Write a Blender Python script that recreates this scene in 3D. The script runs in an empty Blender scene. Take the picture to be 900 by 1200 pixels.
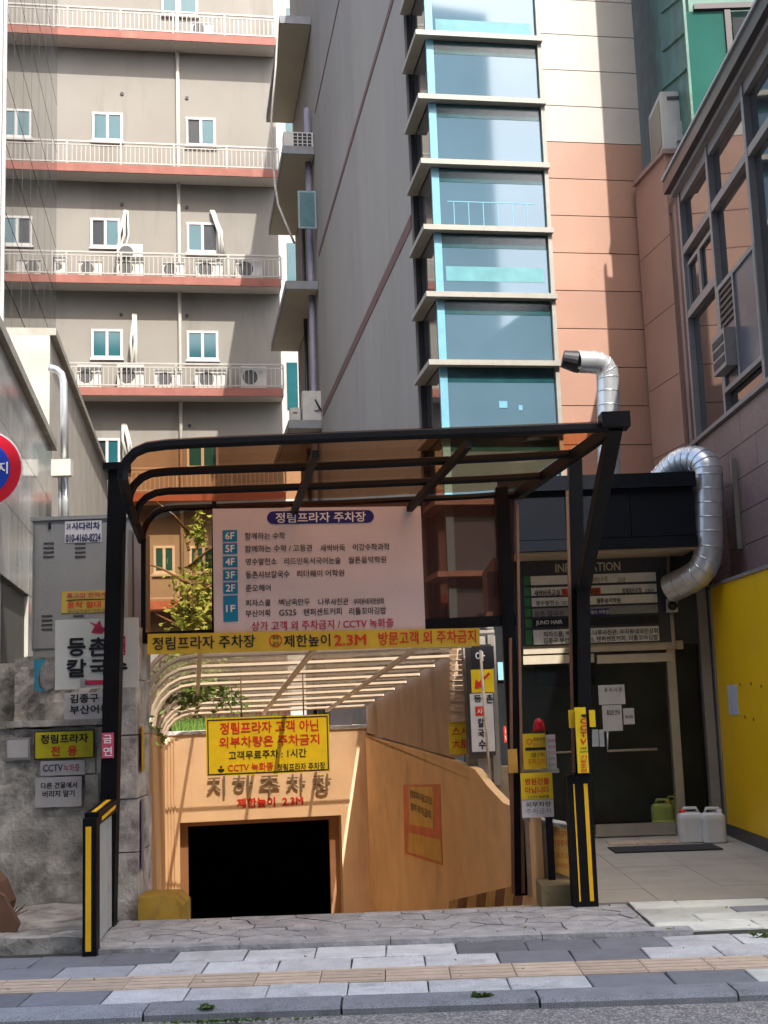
import bpy, math, random
from mathutils import Vector, Matrix
random.seed(7)
S = bpy.context.scene
COL = S.collection
R = math.radians

# ------------------------------------------------------------------ camera
FOC = 1450.0
PITCH = math.atan(219 / FOC)
ROLL = R(1.95)
CAMPOS = Vector((0, 0, 1.52))
cd = bpy.data.cameras.new('camera')
cam = bpy.data.objects.new('camera', cd)
COL.objects.link(cam)
S.camera = cam
cd.sensor_fit = 'VERTICAL'
cd.sensor_height = 36
cd.sensor_width = 27
cd.lens = FOC / 1200 * 36
cd.clip_end = 500
cd.clip_start = 0.05
CM = (Matrix.Rotation(math.pi / 2 + PITCH, 3, 'X') @ Matrix.Rotation(-ROLL, 3, 'Z'))
cam.matrix_world = Matrix.Translation(CAMPOS) @ CM.to_4x4()

# ------------------------------------------------------------------ light
SUN_AZ, SUN_EL = R(21), R(51)
w = bpy.data.worlds.new('World')
S.world = w
w.use_nodes = True
nt = w.node_tree
bgn = nt.nodes['Background']
sky = nt.nodes.new('ShaderNodeTexSky')
sky.sky_type = 'NISHITA'
sky.sun_disc = False
sky.sun_elevation = SUN_EL
sky.sun_rotation = R(180) - SUN_AZ
sky.air_density = 1.0
sky.dust_density = 4.0
sky.ozone_density = .6
nt.links.new(sky.outputs[0], bgn.inputs[0])
bgn.inputs[1].default_value = 0.15
sd = Vector((math.sin(SUN_AZ) * math.cos(SUN_EL), -math.cos(SUN_AZ) * math.cos(SUN_EL), math.sin(SUN_EL)))
ld = bpy.data.lights.new('sun', 'SUN')
ld.energy = 2.65
ld.angle = R(0.5)
ld.color = (1, .95, .87)
sun = bpy.data.objects.new('sun', ld)
COL.objects.link(sun)
sun.rotation_euler = sd.to_track_quat('Z', 'Y').to_euler()
S.view_settings.view_transform = 'Standard'
S.view_settings.look = 'None'
S.view_settings.gamma = 1
S.view_settings.exposure = 1.68
try:
    S.cycles.max_bounces = 8
    S.cycles.transparent_max_bounces = 16
    S.cycles.caustics_reflective = False
    S.cycles.caustics_refractive = False
except Exception:
    pass

# ------------------------------------------------------------------ geometry of the place
TH = math.atan(.162)
X = Vector((1, 0, 0)); Y = Vector((0, 1, 0)); Z = Vector((0, 0, 1))
U = Vector((math.cos(TH), math.sin(TH), 0))      # along the plaza building's front
V = Vector((-math.sin(TH), math.cos(TH), 0))     # into its depth

class Pl:
    def __init__(s, p, n, ex):
        s.p = Vector(p); s.n = n; s.ex = ex
        s.out = -n if (CAMPOS - s.p).dot(-n) > 0 else n      # towards the viewer
def PF(y, x=0): return Pl((x, y, 0), Y, X)
def PR(x, y): return Pl((x, y, 0), V, U)
def PS(x): return Pl((x, 0, 0), X, Y)
def PSR(x, y): return Pl((x, y, 0), U, V)
def ray(px, py):
    return CM @ Vector(((px - 450) / FOC, -(py - 600) / FOC, -1))
def hit(px, py, pl):
    d = ray(px, py)
    t = (pl.p - CAMPOS).dot(pl.n) / d.dot(pl.n)
    return CAMPOS + d * t
def at(px, py, y): return hit(px, py, PF(y))
def gx(px, y): return at(px, 1000, y).x     # X of a pixel column at distance y

# ------------------------------------------------------------------ materials
MATS = {}
def mat(name, col, rough=.65, var=.12, scale=5, bump=.15, bscale=60, metal=0, rnd=0, dirt=None, dsc=2.0,
        dth=.55, streak=False, speck=None, spsc=160, spec=.4, damt=.8, bdist=.01, wave=None):
    if name in MATS: return MATS[name]
    m = bpy.data.materials.new(name); m.use_nodes = True
    n = m.node_tree.nodes; l = m.node_tree.links
    b = n['Principled BSDF']
    b.inputs['Roughness'].default_value = rough
    b.inputs['Metallic'].default_value = metal
    b.inputs['Specular IOR Level'].default_value = spec
    g = n.new('ShaderNodeNewGeometry')
    def noise(sc, det=4, st=False, ro=.55):
        t = n.new('ShaderNodeTexNoise'); t.inputs['Scale'].default_value = sc
        t.inputs['Detail'].default_value = det; t.inputs['Roughness'].default_value = ro
        if st:
            mp = n.new('ShaderNodeMapping'); mp.inputs['Scale'].default_value = (1, 1, .12)
            l.new(g.outputs['Position'], mp.inputs[0]); l.new(mp.outputs[0], t.inputs['Vector'])
        else: l.new(g.outputs['Position'], t.inputs['Vector'])
        return t
    def mix(fac, a, bb, mode='MIX'):
        x = n.new('ShaderNodeMix'); x.data_type = 'RGBA'; x.blend_type = mode
        if isinstance(fac, (int, float)): x.inputs[0].default_value = fac
        else: l.new(fac, x.inputs[0])
        for s, v in ((6, a), (7, bb)):
            if isinstance(v, tuple): x.inputs[s].default_value = (*v, 1)
            else: l.new(v, x.inputs[s])
        return x.outputs[2]
    def ramp(fac, a, bb):
        x = n.new('ShaderNodeMapRange'); x.inputs[1].default_value = a; x.inputs[2].default_value = bb
        l.new(fac, x.inputs[0]); return x.outputs[0]
    c = tuple(col)
    out = mix(ramp(noise(scale).outputs[0], .3, .7), tuple(v * (1 - var) for v in c), tuple(min(1, v * (1 + var)) for v in c))
    if speck:
        out = mix(ramp(noise(spsc, 2).outputs[0], .5, .62), out, tuple(speck))
    if dirt:
        f = ramp(noise(dsc, 6, streak, .65).outputs[0], dth, dth + .18)
        mm = n.new('ShaderNodeMath'); mm.operation = 'MULTIPLY'; mm.inputs[1].default_value = damt
        l.new(f, mm.inputs[0]); out = mix(mm.outputs[0], out, tuple(dirt))
    if rnd:
        oi = n.new('ShaderNodeObjectInfo'); v = ramp(oi.outputs['Random'], 0, 1)
        mr = n.new('ShaderNodeMapRange'); mr.inputs[3].default_value = 1 - rnd; mr.inputs[4].default_value = 1 + rnd
        l.new(oi.outputs['Random'], mr.inputs[0])
        hs = n.new('ShaderNodeHueSaturation'); l.new(out, hs.inputs['Color']); l.new(mr.outputs[0], hs.inputs['Value']); out = hs.outputs[0]
    l.new(out, b.inputs['Base Color'])
    if bump:
        bp = n.new('ShaderNodeBump'); bp.inputs['Strength'].default_value = bump; bp.inputs['Distance'].default_value = bdist
        l.new(noise(bscale, 3).outputs[0], bp.inputs['Height']); l.new(bp.outputs[0], b.inputs['Normal'])
    MATS[name] = m
    return m

def sheet_mat(name, tcol, gcol, fac=.2, rough=.08, bump=.03, bscale=3):
    """tinted see-through plastic or glass: colours what lies behind, mirrors a little"""
    m = bpy.data.materials.new(name); m.use_nodes = True
    n = m.node_tree.nodes; l = m.node_tree.links
    b = n['Principled BSDF']; o = n['Material Output']
    b.inputs['Base Color'].default_value = (*gcol, 1); b.inputs['Roughness'].default_value = rough
    t = n.new('ShaderNodeBsdfTransparent'); t.inputs[0].default_value = (*tcol, 1)
    mx = n.new('ShaderNodeMixShader'); mx.inputs[0].default_value = fac
    g = n.new('ShaderNodeNewGeometry'); no = n.new('ShaderNodeTexNoise'); no.inputs['Scale'].default_value = bscale
    l.new(g.outputs['Position'], no.inputs['Vector'])
    bp = n.new('ShaderNodeBump'); bp.inputs['Strength'].default_value = bump; bp.inputs['Distance'].default_value = .05
    l.new(no.outputs[0], bp.inputs['Height']); l.new(bp.outputs[0], b.inputs['Normal'])
    l.new(t.outputs[0], mx.inputs[1]); l.new(b.outputs[0], mx.inputs[2]); l.new(mx.outputs[0], o.inputs[0])
    MATS[name] = m
    return m

def flat(name, col, rough=.5, rnd=0, metal=0, spec=.4):
    return mat(name, col, rough=rough, var=.07, scale=9, bump=.04, bscale=40, rnd=rnd, metal=metal, spec=spec,
               dirt=tuple(v * .55 + .02 for v in col), dsc=7, dth=.56, damt=.45)

# ------------------------------------------------------------------ object helpers
WL = {}
MC = {}
def link(o, wl, parent):
    COL.objects.link(o)
    if parent is not None:
        o.parent = parent; o.location = wl - WL[parent.name]
    else: o.location = wl
    WL[o.name] = wl.copy()
    return o
def ob(name, vs, fs, m, parent=None, smooth=False, org=None):
    vs = [Vector(v) for v in vs]
    if org is None:
        c = sum(vs, Vector()) / len(vs)
        org = Vector((c.x, c.y, min(v.z for v in vs)))
    lv = [v - org for v in vs]
    key = (tuple((round(v.x, 4), round(v.y, 4), round(v.z, 4)) for v in lv), tuple(map(tuple, fs)), m.name) if len(lv) <= 48 else None
    me = MC.get(key) if key else None
    if me is None:
        me = bpy.data.meshes.new(name)
        me.from_pydata([tuple(v) for v in lv], [], fs)
        me.materials.append(m)
        if smooth:
            for p in me.polygons: p.use_smooth = True
        me.update()
        if key: MC[key] = me
    return link(bpy.data.objects.new(name, me), org, parent)
def tag(o, label=None, cat=None, group=None, kind=None):
    if label: o['label'] = label
    if cat: o['category'] = cat
    if group: o['group'] = group
    if kind: o['kind'] = kind
    return o
def thing(name, base, label, cat, group=None):
    o = bpy.data.objects.new(name, None); o.empty_display_size = .1
    link(o, Vector(base), None)
    return tag(o, label, cat, group)
class MB:
    """collects shapes for ONE mesh"""
    def __init__(s): s.v = []; s.f = []
    def add(s, vs, fs):
        k = len(s.v); s.v += [Vector(v) for v in vs]; s.f += [tuple(i + k for i in f) for f in fs]; return s
    def box(s, o, a, b, c):
        o = Vector(o)
        vs = [o, o + a, o + a + b, o + b, o + c, o + a + c, o + a + b + c, o + b + c]
        fs = [(0, 3, 2, 1), (4, 5, 6, 7), (0, 1, 5, 4), (1, 2, 6, 5), (2, 3, 7, 6), (3, 0, 4, 7)]
        if a.cross(b).dot(c) < 0: fs = [f[::-1] for f in fs]
        return s.add(vs, fs)
    def prism(s, pts, d):
        pts = [Vector(p) for p in pts]; n = len(pts)
        nm = Vector()
        for i in range(n): nm += pts[i].cross(pts[(i + 1) % n])
        if nm.dot(d) > 0: pts = pts[::-1]
        vs = pts + [p + d for p in pts]
        fs = [tuple(range(n)), tuple(range(2 * n - 1, n - 1, -1))]
        fs += [((i + 1) % n, i, n + i, n + (i + 1) % n) for i in range(n)]
        return s.add(vs, fs)
    def bar(s, p, q, wd, ht=None, up=Z):
        p = Vector(p); q = Vector(q); ht = ht or wd
        d = (q - p)
        sd_ = d.cross(up)
        if sd_.length < 1e-5: sd_ = d.cross(Y)
        sd_.normalize(); u2 = sd_.cross(d).normalized()
        return s.box(p - sd_ * wd / 2 - u2 * ht / 2, sd_ * wd, u2 * ht, d)
    def tube(s, pts, r, n=8, caps=True):
        pts = [Vector(p) for p in pts]; rs = r if isinstance(r, (list, tuple)) else [r] * len(pts)
        vs = []; fs = []; prev = None
        for i, p in enumerate(pts):
            d = (pts[min(i + 1, len(pts) - 1)] - pts[max(i - 1, 0)]).normalized()
            if prev is None:
                a = d.orthogonal().normalized()
            else:
                a = (prev - d * prev.dot(d)).normalized()
            prev = a; b = d.cross(a)
            for k in range(n):
                t = 2 * math.pi * k / n
                vs.append(p + (a * math.cos(t) + b * math.sin(t)) * rs[i])
        for i in range(len(pts) - 1):
            for k in range(n):
                fs.append((i * n + k, i * n + (k + 1) % n, (i + 1) * n + (k + 1) % n, (i + 1) * n + k))
        if caps:
            fs.append(tuple(range(n))[::-1]); fs.append(tuple(range((len(pts) - 1) * n, len(pts) * n)))
        return s.add(vs, fs)
    def build(s, name, m, parent=None, smooth=False, kind=None):
        o = ob(name, s.v, s.f, m, parent, smooth)
        if kind: o['kind'] = kind
        return o
def box(name, o, a, b, c, m, parent=None): return MB().box(o, a, b, c).build(name, m, parent)
def bar(name, p, q, wd, m, parent=None, ht=None, up=Z): return MB().bar(p, q, wd, ht, up).build(name, m, parent)
def tube(name, pts, r, m, parent=None, n=10, smooth=True, caps=True): return MB().tube(pts, r, n, caps).build(name, m, parent, smooth)
def prism(name, pts, d, m, parent=None): return MB().prism(pts, d).build(name, m, parent)
def arcpts(c, a, b, t0, t1, n):
    return [c + a * math.cos(R(t0 + (t1 - t0) * i / n)) + b * math.sin(R(t0 + (t1 - t0) * i / n)) for i in range(n + 1)]

def rect(pl, x0, y0, x1, y1):
    """rectangle on a plane: left edge from (x0,y1) up to (x0,y0), right edge at x1 -> (corner, width vec, height vec)"""
    y0, y1 = min(y0, y1), max(y0, y1)
    o = hit(x0, y1, pl); t = hit(x0, y0, pl)
    h = t.z - o.z
    q = hit(x1, y1, pl)
    return o, pl.ex * (q - o).dot(pl.ex), Z * h
def plate(name, pl, x0, y0, x1, y1, th, m, parent=None, off=0):
    o, a, h = rect(pl, x0, y0, x1, y1)
    return box(name, o + pl.out * off, a, h, pl.out * th, m, parent)
def polyplate(name, pl, px, th, m, parent=None, off=0):
    return prism(name, [hit(a, b, pl) + pl.out * off for a, b in px], pl.out * th, m, parent)

def letters(s, o, a, h, nrm, m, parent, name='lettering', bold=0, th=.0015, keep=False):
    """s fitted into the box with corner o, width vector a, height h (metres)"""
    c = bpy.data.curves.new('lettering', 'FONT'); c.body = s; c.offset = 0; c.resolution_u = 2
    c.extrude = 0
    t = bpy.data.objects.new('lettering', c)
    me = bpy.data.meshes.new_from_object(t)
    bpy.data.objects.remove(t)
    if len(me.vertices) == 0: return None
    xs = [v.co.x for v in me.vertices]; ys = [v.co.y for v in me.vertices]
    x0, x1, y0, y1 = min(xs), max(xs), min(ys), max(ys)
    W = a.length; ex = a.normalized()
    sx = W / (x1 - x0); sy = h / (y1 - y0)
    if keep: sx = min(sx, sy * 1.0); 
    vs = [o + ex * ((v.co.x - x0) * sx) + Z * ((v.co.y - y0) * sy) + nrm * th for v in me.vertices]
    fs = [tuple(p.vertices) for p in me.polygons]
    if ex.cross(Z).dot(nrm) < 0: fs = [f[::-1] for f in fs]
    if th > .01:
        n = len(vs); ed = {}
        for f in fs:
            for i in range(len(f)):
                e = (f[i], f[(i + 1) % len(f)])
                if (e[1], e[0]) in ed: del ed[(e[1], e[0])]
                else: ed[e] = 1
        vs = vs + [v - nrm * th for v in vs]
        fs = fs + [(b_, a_, a_ + n, b_ + n) for a_, b_ in ed]
    if bold > 0 and th <= .01:     # bolder strokes: the glyphs again, shifted a hair
        n0 = len(vs); V0 = list(vs); F0 = list(fs); k = bold * .7 * sy
        for i, (dx, dz) in enumerate(((k, 0), (-k, 0), (0, k), (0, -k))):
            d = ex * dx + Z * dz + nrm * .0002 * (i + 1); b0 = len(vs)
            vs += [v + d for v in V0]; fs += [tuple(j + b0 for j in f) for f in F0]
    q = bpy.data.meshes.new('lettering')
    org = o.copy()
    q.from_pydata([tuple(v - org) for v in vs], [], fs); q.materials.append(m)
    bpy.data.meshes.remove(me)
    return link(bpy.data.objects.new(name, q), org, parent)
def print_px(s, pl, x0, y0, x1, y1, m, parent, off=.012, bold=.02, th=.0015):
    o, a, h = rect(pl, x0, y0, x1, y1)
    return letters(s, o + pl.out * off, a, h.z, pl.out, m, parent, bold=bold, th=th)
def base_of(pl, x0, y1, x1=None):
    o = hit(x0, y1, pl)
    return o
def leaves(name, c, rad, n, size, m, parent=None, shell=.45, seed=1, flatten=0):
    rr = random.Random(seed); b = MB()
    vs = []; fs = []
    cl = []
    for i in range(max(6, n // 60)):
        d = Vector((rr.gauss(0, 1), rr.gauss(0, 1), rr.gauss(0, 1))).normalized() * (shell + (1 - shell) * rr.random())
        cl.append(Vector((d.x * rad[0], d.y * rad[1], d.z * rad[2])))
    for i in range(n):
        k = cl[rr.randrange(len(cl))]
        p = Vector(c) + k + Vector((rr.gauss(0, .16) * rad[0], rr.gauss(0, .16) * rad[1], rr.gauss(0, .16) * rad[2]))
        a = Vector((rr.gauss(0, 1), rr.gauss(0, 1), rr.gauss(0, .6))).normalized()
        q = a.orthogonal().normalized(); q = (q * math.cos(i) + a.cross(q) * math.sin(i))
        s = size * (.6 + .8 * rr.random())
        j = len(vs)
        vs += [p - a * s, p + q * s * .42, p + a * s, p - q * s * .42]
        fs.append((j, j + 1, j + 2, j + 3))
    o = ob(name, vs, fs, m, parent); o['kind'] = 'stuff'
    return o
# ------------------------------------------------------------------ materials used
m_road = mat('road aggregate', (.24, .235, .225), rough=.9, var=.3, scale=14, bump=1, bscale=70, speck=(.55, .53, .50), spsc=75, bdist=.03)
m_ground = mat('bare ground', (.12, .11, .10), rough=.95, var=.2)
m_bed = mat('paver bedding', (.05, .05, .045), rough=.95, var=.3, scale=12, dirt=(.06, .08, .03), dth=.6, dsc=5)
m_light = mat('light granite paver', (.63, .65, .67), rough=.7, var=.16, scale=6, rnd=.14, speck=(.30, .31, .33), spsc=230, dirt=(.22, .22, .23), dsc=4.5, dth=.54, damt=.6, bump=.35)
m_dark = mat('dark granite paver', (.17, .18, .205), rough=.75, var=.15, scale=8, rnd=.2, speck=(.17, .18, .2), spsc=230, bump=.25)
m_mid = mat('grey granite paver', (.29, .31, .34), rough=.75, var=.15, scale=8, rnd=.2, speck=(.25, .26, .28), spsc=230, bump=.25)
m_tact = mat('tactile paver beige', (.52, .42, .33), rough=.75, var=.1, scale=9, rnd=.1, dirt=(.25, .19, .14), dsc=4, dth=.6, damt=.5)
m_kerb = mat('kerb granite', (.28, .30, .33), rough=.75, var=.15, scale=6, rnd=.12, speck=(.12, .12, .13), spsc=200, dirt=(.1, .1, .1), dsc=5, dth=.56)
m_crazy = mat('crazy paving stone', (.37, .375, .39), rough=.85, var=.25, scale=7, rnd=.1, bump=.6, bscale=45, dirt=(.19, .19, .195), dsc=2.2, dth=.54, bdist=.02)
m_pale = mat('pale worn paver', (.66, .69, .64), rough=.8, var=.15, scale=5, rnd=.22, dirt=(.36, .36, .34), dsc=2.5, dth=.5, bump=.3)
m_plaza = mat('plaza stone tile', (.37, .35, .31), rough=.6, var=.12, scale=3, rnd=.05, dirt=(.22, .205, .185), dsc=1.6, dth=.55, damt=.6, speck=(.42, .4, .36), spsc=220)
m_conc = mat('old cement render', (.50, .50, .48), rough=.9, var=.4, scale=4.5, bump=.6, bscale=30, dirt=(.13, .13, .125), dsc=2.6, dth=.46, damt=.85, bdist=.02)
m_conc2 = mat('dirty cement', (.45, .44, .41), rough=.92, var=.4, scale=6, bump=.6, bscale=25, dirt=(.09, .085, .08), dsc=5, dth=.5, bdist=.02)
m_black = mat('black painted steel', (.004, .004, .006), rough=.5, spec=.2, var=.3, scale=10, bump=.05)
m_yel = flat('yellow rubber', (.80, .47, .01), rough=.5)
m_peach = mat('peach painted render', (.80, .59, .39), rough=.8, var=.06, scale=2, bump=.25, bscale=20, dirt=(.42, .26, .15), dsc=1.7, dth=.57, damt=.6, streak=True)
m_orange = mat('orange painted render', (.93, .62, .32), rough=.85, var=.08, scale=2.5, bump=.5, bscale=22, dirt=(.55, .33, .17), dsc=1.9, dth=.56, damt=.55)
m_orange2 = mat('orange painted step band', (.90, .70, .50), rough=.8, var=.06, scale=2, bump=.2)
m_cement = mat('brown cement panel', (.56, .42, .31), rough=.85, var=.1, scale=2.5, bump=.3, dirt=(.25, .17, .11), dsc=1.8, dth=.55, streak=True)
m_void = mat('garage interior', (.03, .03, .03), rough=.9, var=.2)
m_Bwall = mat('beige grey render', (.215, .202, .180), rough=.85, var=.07, scale=.6, bump=.1, dirt=(.145, .135, .12), dsc=1.1, dth=.52, damt=.6, streak=True)
m_Bwhite = mat('white render edge', (.36, .36, .35), rough=.7, var=.05)
m_salmon = mat('salmon slab edge', (.26, .10, .078), rough=.8, var=.12, scale=3, dirt=(.33, .15, .11), dsc=2.5, dth=.58, streak=True)
m_soff = mat('white soffit', (.48, .45, .41), rough=.8, var=.04)
m_rail = flat('white railing', (.36, .345, .32), rough=.4)
m_win = mat('teal window glass', (.015, .085, .10), rough=.06, var=.1, scale=2, bump=.02, spec=.8)
m_dkglass = mat('dark window opening', (.02, .022, .025), rough=.2, var=.2, bump=0)
m_frame = flat('white window frame', (.46, .46, .455), rough=.4)
m_pipe = flat('cream drain pipe', (.42, .40, .36), rough=.45)
m_Cwall = mat('grey side render', (.31, .29, .265), rough=.85, var=.06, scale=.5, bump=.15, dirt=(.24, .225, .21), dsc=.9, dth=.5, damt=.5, streak=True)
m_Cstripe = mat('brown wall stripe', (.15, .085, .08), rough=.8, var=.1)
m_Cslab = mat('balcony slab grey', (.22, .23, .245), rough=.8, var=.1)
m_Csoff = mat('balcony soffit beige', (.40, .37, .29), rough=.8, var=.08, scale=1)
m_Twall = mat('white granite cladding', (.38, .355, .325), rough=.5, var=.06, scale=2, rnd=.05, speck=(.39, .36, .33), spsc=38, bump=.05)
m_Tpink = mat('pink granite cladding', (.34, .195, .14), rough=.5, var=.07, scale=2, rnd=.05, speck=(.33, .185, .14), spsc=38, bump=.05)
m_fin = flat('cream metal fin', (.29, .28, .25), rough=.4)
m_cyan = mat('blue tower glass', (.09, .16, .215), rough=.05, var=.08, scale=.8, bump=.006, bscale=1.5, spec=1.0, metal=.15)
m_cyanf = flat('pale cyan frame', (.14, .33, .43), rough=.3)
m_finshade = mat('dark teal fin shade glass', (.014, .06, .07), rough=.08, var=.2, spec=.8)
m_brown = mat('brown granite tile', (.27, .18, .165), rough=.38, var=.08, scale=3, rnd=.09, speck=(.2, .14, .13), spsc=35, bump=.04, dirt=(.2, .14, .13), dsc=1.5, dth=.6, damt=.5)
m_bfr = flat('bronze window frame', (.29, .275, .27), rough=.4, metal=.3)
m_bfd = flat('dark eave metal', (.055, .048, .05), rough=.35, metal=.2)
m_mirror = mat('smoky reflective glass', (.13, .135, .14), rough=.05, var=.1, scale=1, bump=.015, bscale=3, metal=.75, spec=1)
m_greennet = mat('green tinted panel', (.045, .13, .10), rough=.5, var=.4, scale=3, bump=.3, bscale=5)
m_greengl = mat('green window glass', (.02, .085, .07), rough=.1, var=.12, scale=1.5, bump=.02)
m_yelwall = mat('yellow wall panel', (.86, .52, .005), rough=.4, var=.05, scale=1.5, bump=.05, bscale=6, dirt=(.45, .27, .02), dsc=3, dth=.68, damt=.5)
m_alu = mat('weathered aluminium', (.42, .40, .36), rough=.35, var=.08, metal=.6)
m_beige = flat('beige steel trim', (.50, .43, .33), rough=.4)
m_duct = mat('galvanised duct', (.62, .64, .66), rough=.32, var=.08, scale=9, metal=.65, rnd=.08, bump=.1, bscale=12)
m_fascia = mat('black fascia panel', (.005, .007, .012), spec=.25, rough=.4, var=.15, scale=2)
m_board = flat('charcoal board', (.055, .055, .07), rough=.45)
m_tileD = mat('stained cladding tile', (.42, .41, .38), rough=.12, var=.12, scale=3, rnd=.1, dirt=(.25, .24, .21), dsc=2, dth=.5, damt=.6, streak=True, bump=.03, spec=.8)
m_mirA = mat('polished cladding panel', (.16, .16, .158), rough=.03, var=.05, scale=1, bump=.012, bscale=2, metal=.5, spec=1, rnd=.05)
m_capD = mat('concrete coping', (.33, .31, .27), rough=.8, var=.2, scale=5)
m_E = mat('beige rendered side wall', (.42, .39, .34), rough=.85, var=.12, scale=2, bump=.3, dirt=(.36, .33, .28), dsc=1.4, dth=.5, damt=.6, streak=True)
m_white = flat('white sign face', (.62, .62, .65), rough=.45)
m_whitep = flat('white paper', (.55, .55, .58), rough=.6)
m_ysign = flat('yellow sign face', (.74, .55, .015), rough=.4)
m_ink = flat('black print', (.015, .015, .02), rough=.5)
m_red = flat('red print', (.62, .035, .02), rough=.45)
m_mag = flat('magenta print', (.45, .02, .10), rough=.45)
m_navy = flat('navy print', (.02, .02, .16), rough=.45)
m_blue = flat('blue tab', (.01, .22, .42), rough=.45)
m_wink = flat('white print', (.80, .80, .82), rough=.5)
m_board2 = mat('signboard face', (.64, .57, .59), rough=.5, var=.03)
m_leaf = mat('leaf green', (.19, .31, .08), rough=.6, var=.5, scale=7, bump=0, dirt=(.33, .36, .12), dsc=4, dth=.5)
m_leaf2 = mat('ivy green', (.10, .17, .04), rough=.6, var=.5, scale=9, bump=0)
m_bark = mat('bark', (.16, .12, .08), rough=.9, var=.3, scale=14)
m_ac = mat('air conditioner casing', (.47, .46, .43), rough=.45, var=.06, scale=4, rnd=.08)
m_dkgr = flat('dark grille', (.06, .06, .065), rough=.5)
m_cab = mat('grey cabinet paint', (.27, .28, .28), rough=.5, var=.07, scale=4, dirt=(.18, .185, .185), dsc=3, dth=.55, streak=True)
m_acryl = sheet_mat('orange brown acrylic', (.74, .40, .21), (.12, .06, .04), .18, .06)
m_acryl3 = sheet_mat('orange wall acrylic', (.96, .76, .56), (.10, .045, .03), .07, .06)
m_acryl2 = sheet_mat('brown smoked acrylic', (.70, .46, .38), (.09, .055, .05), .36, .1)
m_clear = sheet_mat('dark door glass', (.90, .93, .92), (.012, .016, .02), .14, .03)

# ------------------------------------------------------------------ ramp corners
RA = Vector((-1.83, 9.12, 0)); RB = Vector((1.08, 9.36, 0))
RC = Vector((-.40, 18.6, 0)); RD = Vector((-3.26, 18.05, 0))
def onleft(y, z=0): t = (y - 9.12) / (18.05 - 9.12); return Vector((-1.83 - 1.43 * t, y, z))
def onright(y, z=0): t = (y - 9.36) / (18.6 - 9.36); return Vector((1.08 - 1.48 * t, y, z))
# ground sheet with the ramp cut out
g = [Vector((-150, -60, -.062)), Vector((150, -60, -.062)), Vector((150, 220, -.062)), Vector((-150, 220, -.062))]
h4 = [Vector((p.x, p.y, -.062)) for p in (RA, RB, RC, RD)]
tag(ob('ground', g + h4, [(0, 1, 5, 4), (1, 2, 6, 5), (2, 3, 7, 6), (3, 0, 4, 7)], m_ground, org=Vector((0, 0, -.062))), kind='structure')
tag(ob('road', [(-60, -3.2, -.046), (60, -3.2, -.046), (60, 6.55, -.046), (-60, 6.55, -.046)], [(0, 1, 2, 3)], m_road, org=Vector((0, 0, -.046))), kind='structure')
# sidewalk bed with the pieces laid on it
side = MB().box((-14, 6.56, -.058), X * 28, Y * 1.64, Z * .045).build('sidewalk', m_bed); tag(side, kind='structure')
rr = random.Random(3)
def piece(name, x0, y0, x1, y1, m, par, top=0, jit=.003, gap=.006, th=.05, skew=0):
    z = top + rr.uniform(-jit, jit)
    if name == 'paver':
        k = rr.uniform(-.006, .006); t = [rr.uniform(-.004, .004) for _ in range(4)]; g2 = gap / 2
        c4 = [Vector((x0 + g2, y0 + g2 + k, z + t[0])), Vector((x1 - g2, y0 + g2 - k, z + t[1])), Vector((x1 - g2 - abs(k), y1 - g2 - k, z + t[2])), Vector((x0 + g2 + abs(k), y1 - g2 + k, z + t[3]))]
        lo = [Vector((p.x, p.y, z - th)) for p in c4]
        ins = [p.lerp(sum(c4, Vector()) / 4, .03) + Z * .0 for p in c4]; mid = [p - Z * .004 for p in c4]
        fs = [(0, 1, 2, 3)] + [(4 + i, 4 + (i + 1) % 4, (i + 1) % 4, i) for i in range(4)] + [(8 + i, 8 + (i + 1) % 4, 4 + (i + 1) % 4, 4 + i) for i in range(4)] + [(11, 10, 9, 8)]
        return ob('paver', ins + mid + lo, fs, m, par)
    return box(name, Vector((x0 + gap / 2, y0 + gap / 2, z - th)), X * (x1 - x0 - gap), Y * (y1 - y0 - gap), Z * th, m, par)
def kerb(x0, x1, y0, y1):
    z = rr.uniform(-.004, .003); a, b_ = x0 + .006, x1 - .006; y0 += rr.uniform(-.008, .008)
    pr = [(y0, -.07), (y0, -.018 + z), (y0 + .02, z), (y1, z), (y1, -.07)]
    n = len(pr); vs = [Vector((a, y, zz)) for y, zz in pr] + [Vector((b_, y, zz)) for y, zz in pr]
    fs = [tuple(range(n))[::-1], tuple(range(n, 2 * n))] + [(i, (i + 1) % n, n + (i + 1) % n, n + i) for i in range(n)]
    ob('kerb_stone', vs, fs, m_kerb, side, org=Vector((a, y0, -.07)))
x = -6.3
for i in range(14): kerb(x, x + 1.0, 6.53, 6.745); x += 1.0
def tone(x, row):
    r = rr.random()
    if x < -1.6: return m_dark if r < .72 else m_mid if r < .9 else m_light
    if (row < 1 and .75 < x < 1.7) or (row >= 3 and .2 < x < 1.3): return m_dark if r < .85 else m_light
    if x >= 1.75 + row * .25: return m_pale if r < .6 else m_light if r < .8 else m_mid
    return m_light if r < .86 else m_mid if r < .93 else m_dark
x = -6.3
while x < 6.5:
    piece('paver', x, 6.75, x + .43, 7.05, tone(x, 0), side); x += .43
x = -6.2
while x < 6.5:
    wd = .36
    z = rr.uniform(-.002, .002)
    b = MB().box((x + .003, 7.053, -.045 + z), X * (wd - .006), Y * .334, Z * .047)
    for k in range(4): b.box((x + .012, 7.075 + k * .08, .0015 + z), X * (wd - .024), Y * .04, Z * .004)
    ob('tactile_paver', b.v, b.f, m_tact, side, org=Vector((x, 7.05, -.045)))
    x += wd
for row, (y0, y1) in enumerate(((7.39, 7.71), (7.715, 8.05))):
    x = -6.3 + .2 * row
    while x < 6.5:
        piece('paver', x, y0, x + .43, y1, tone(x, 3 + row), side); x += .43
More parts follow.
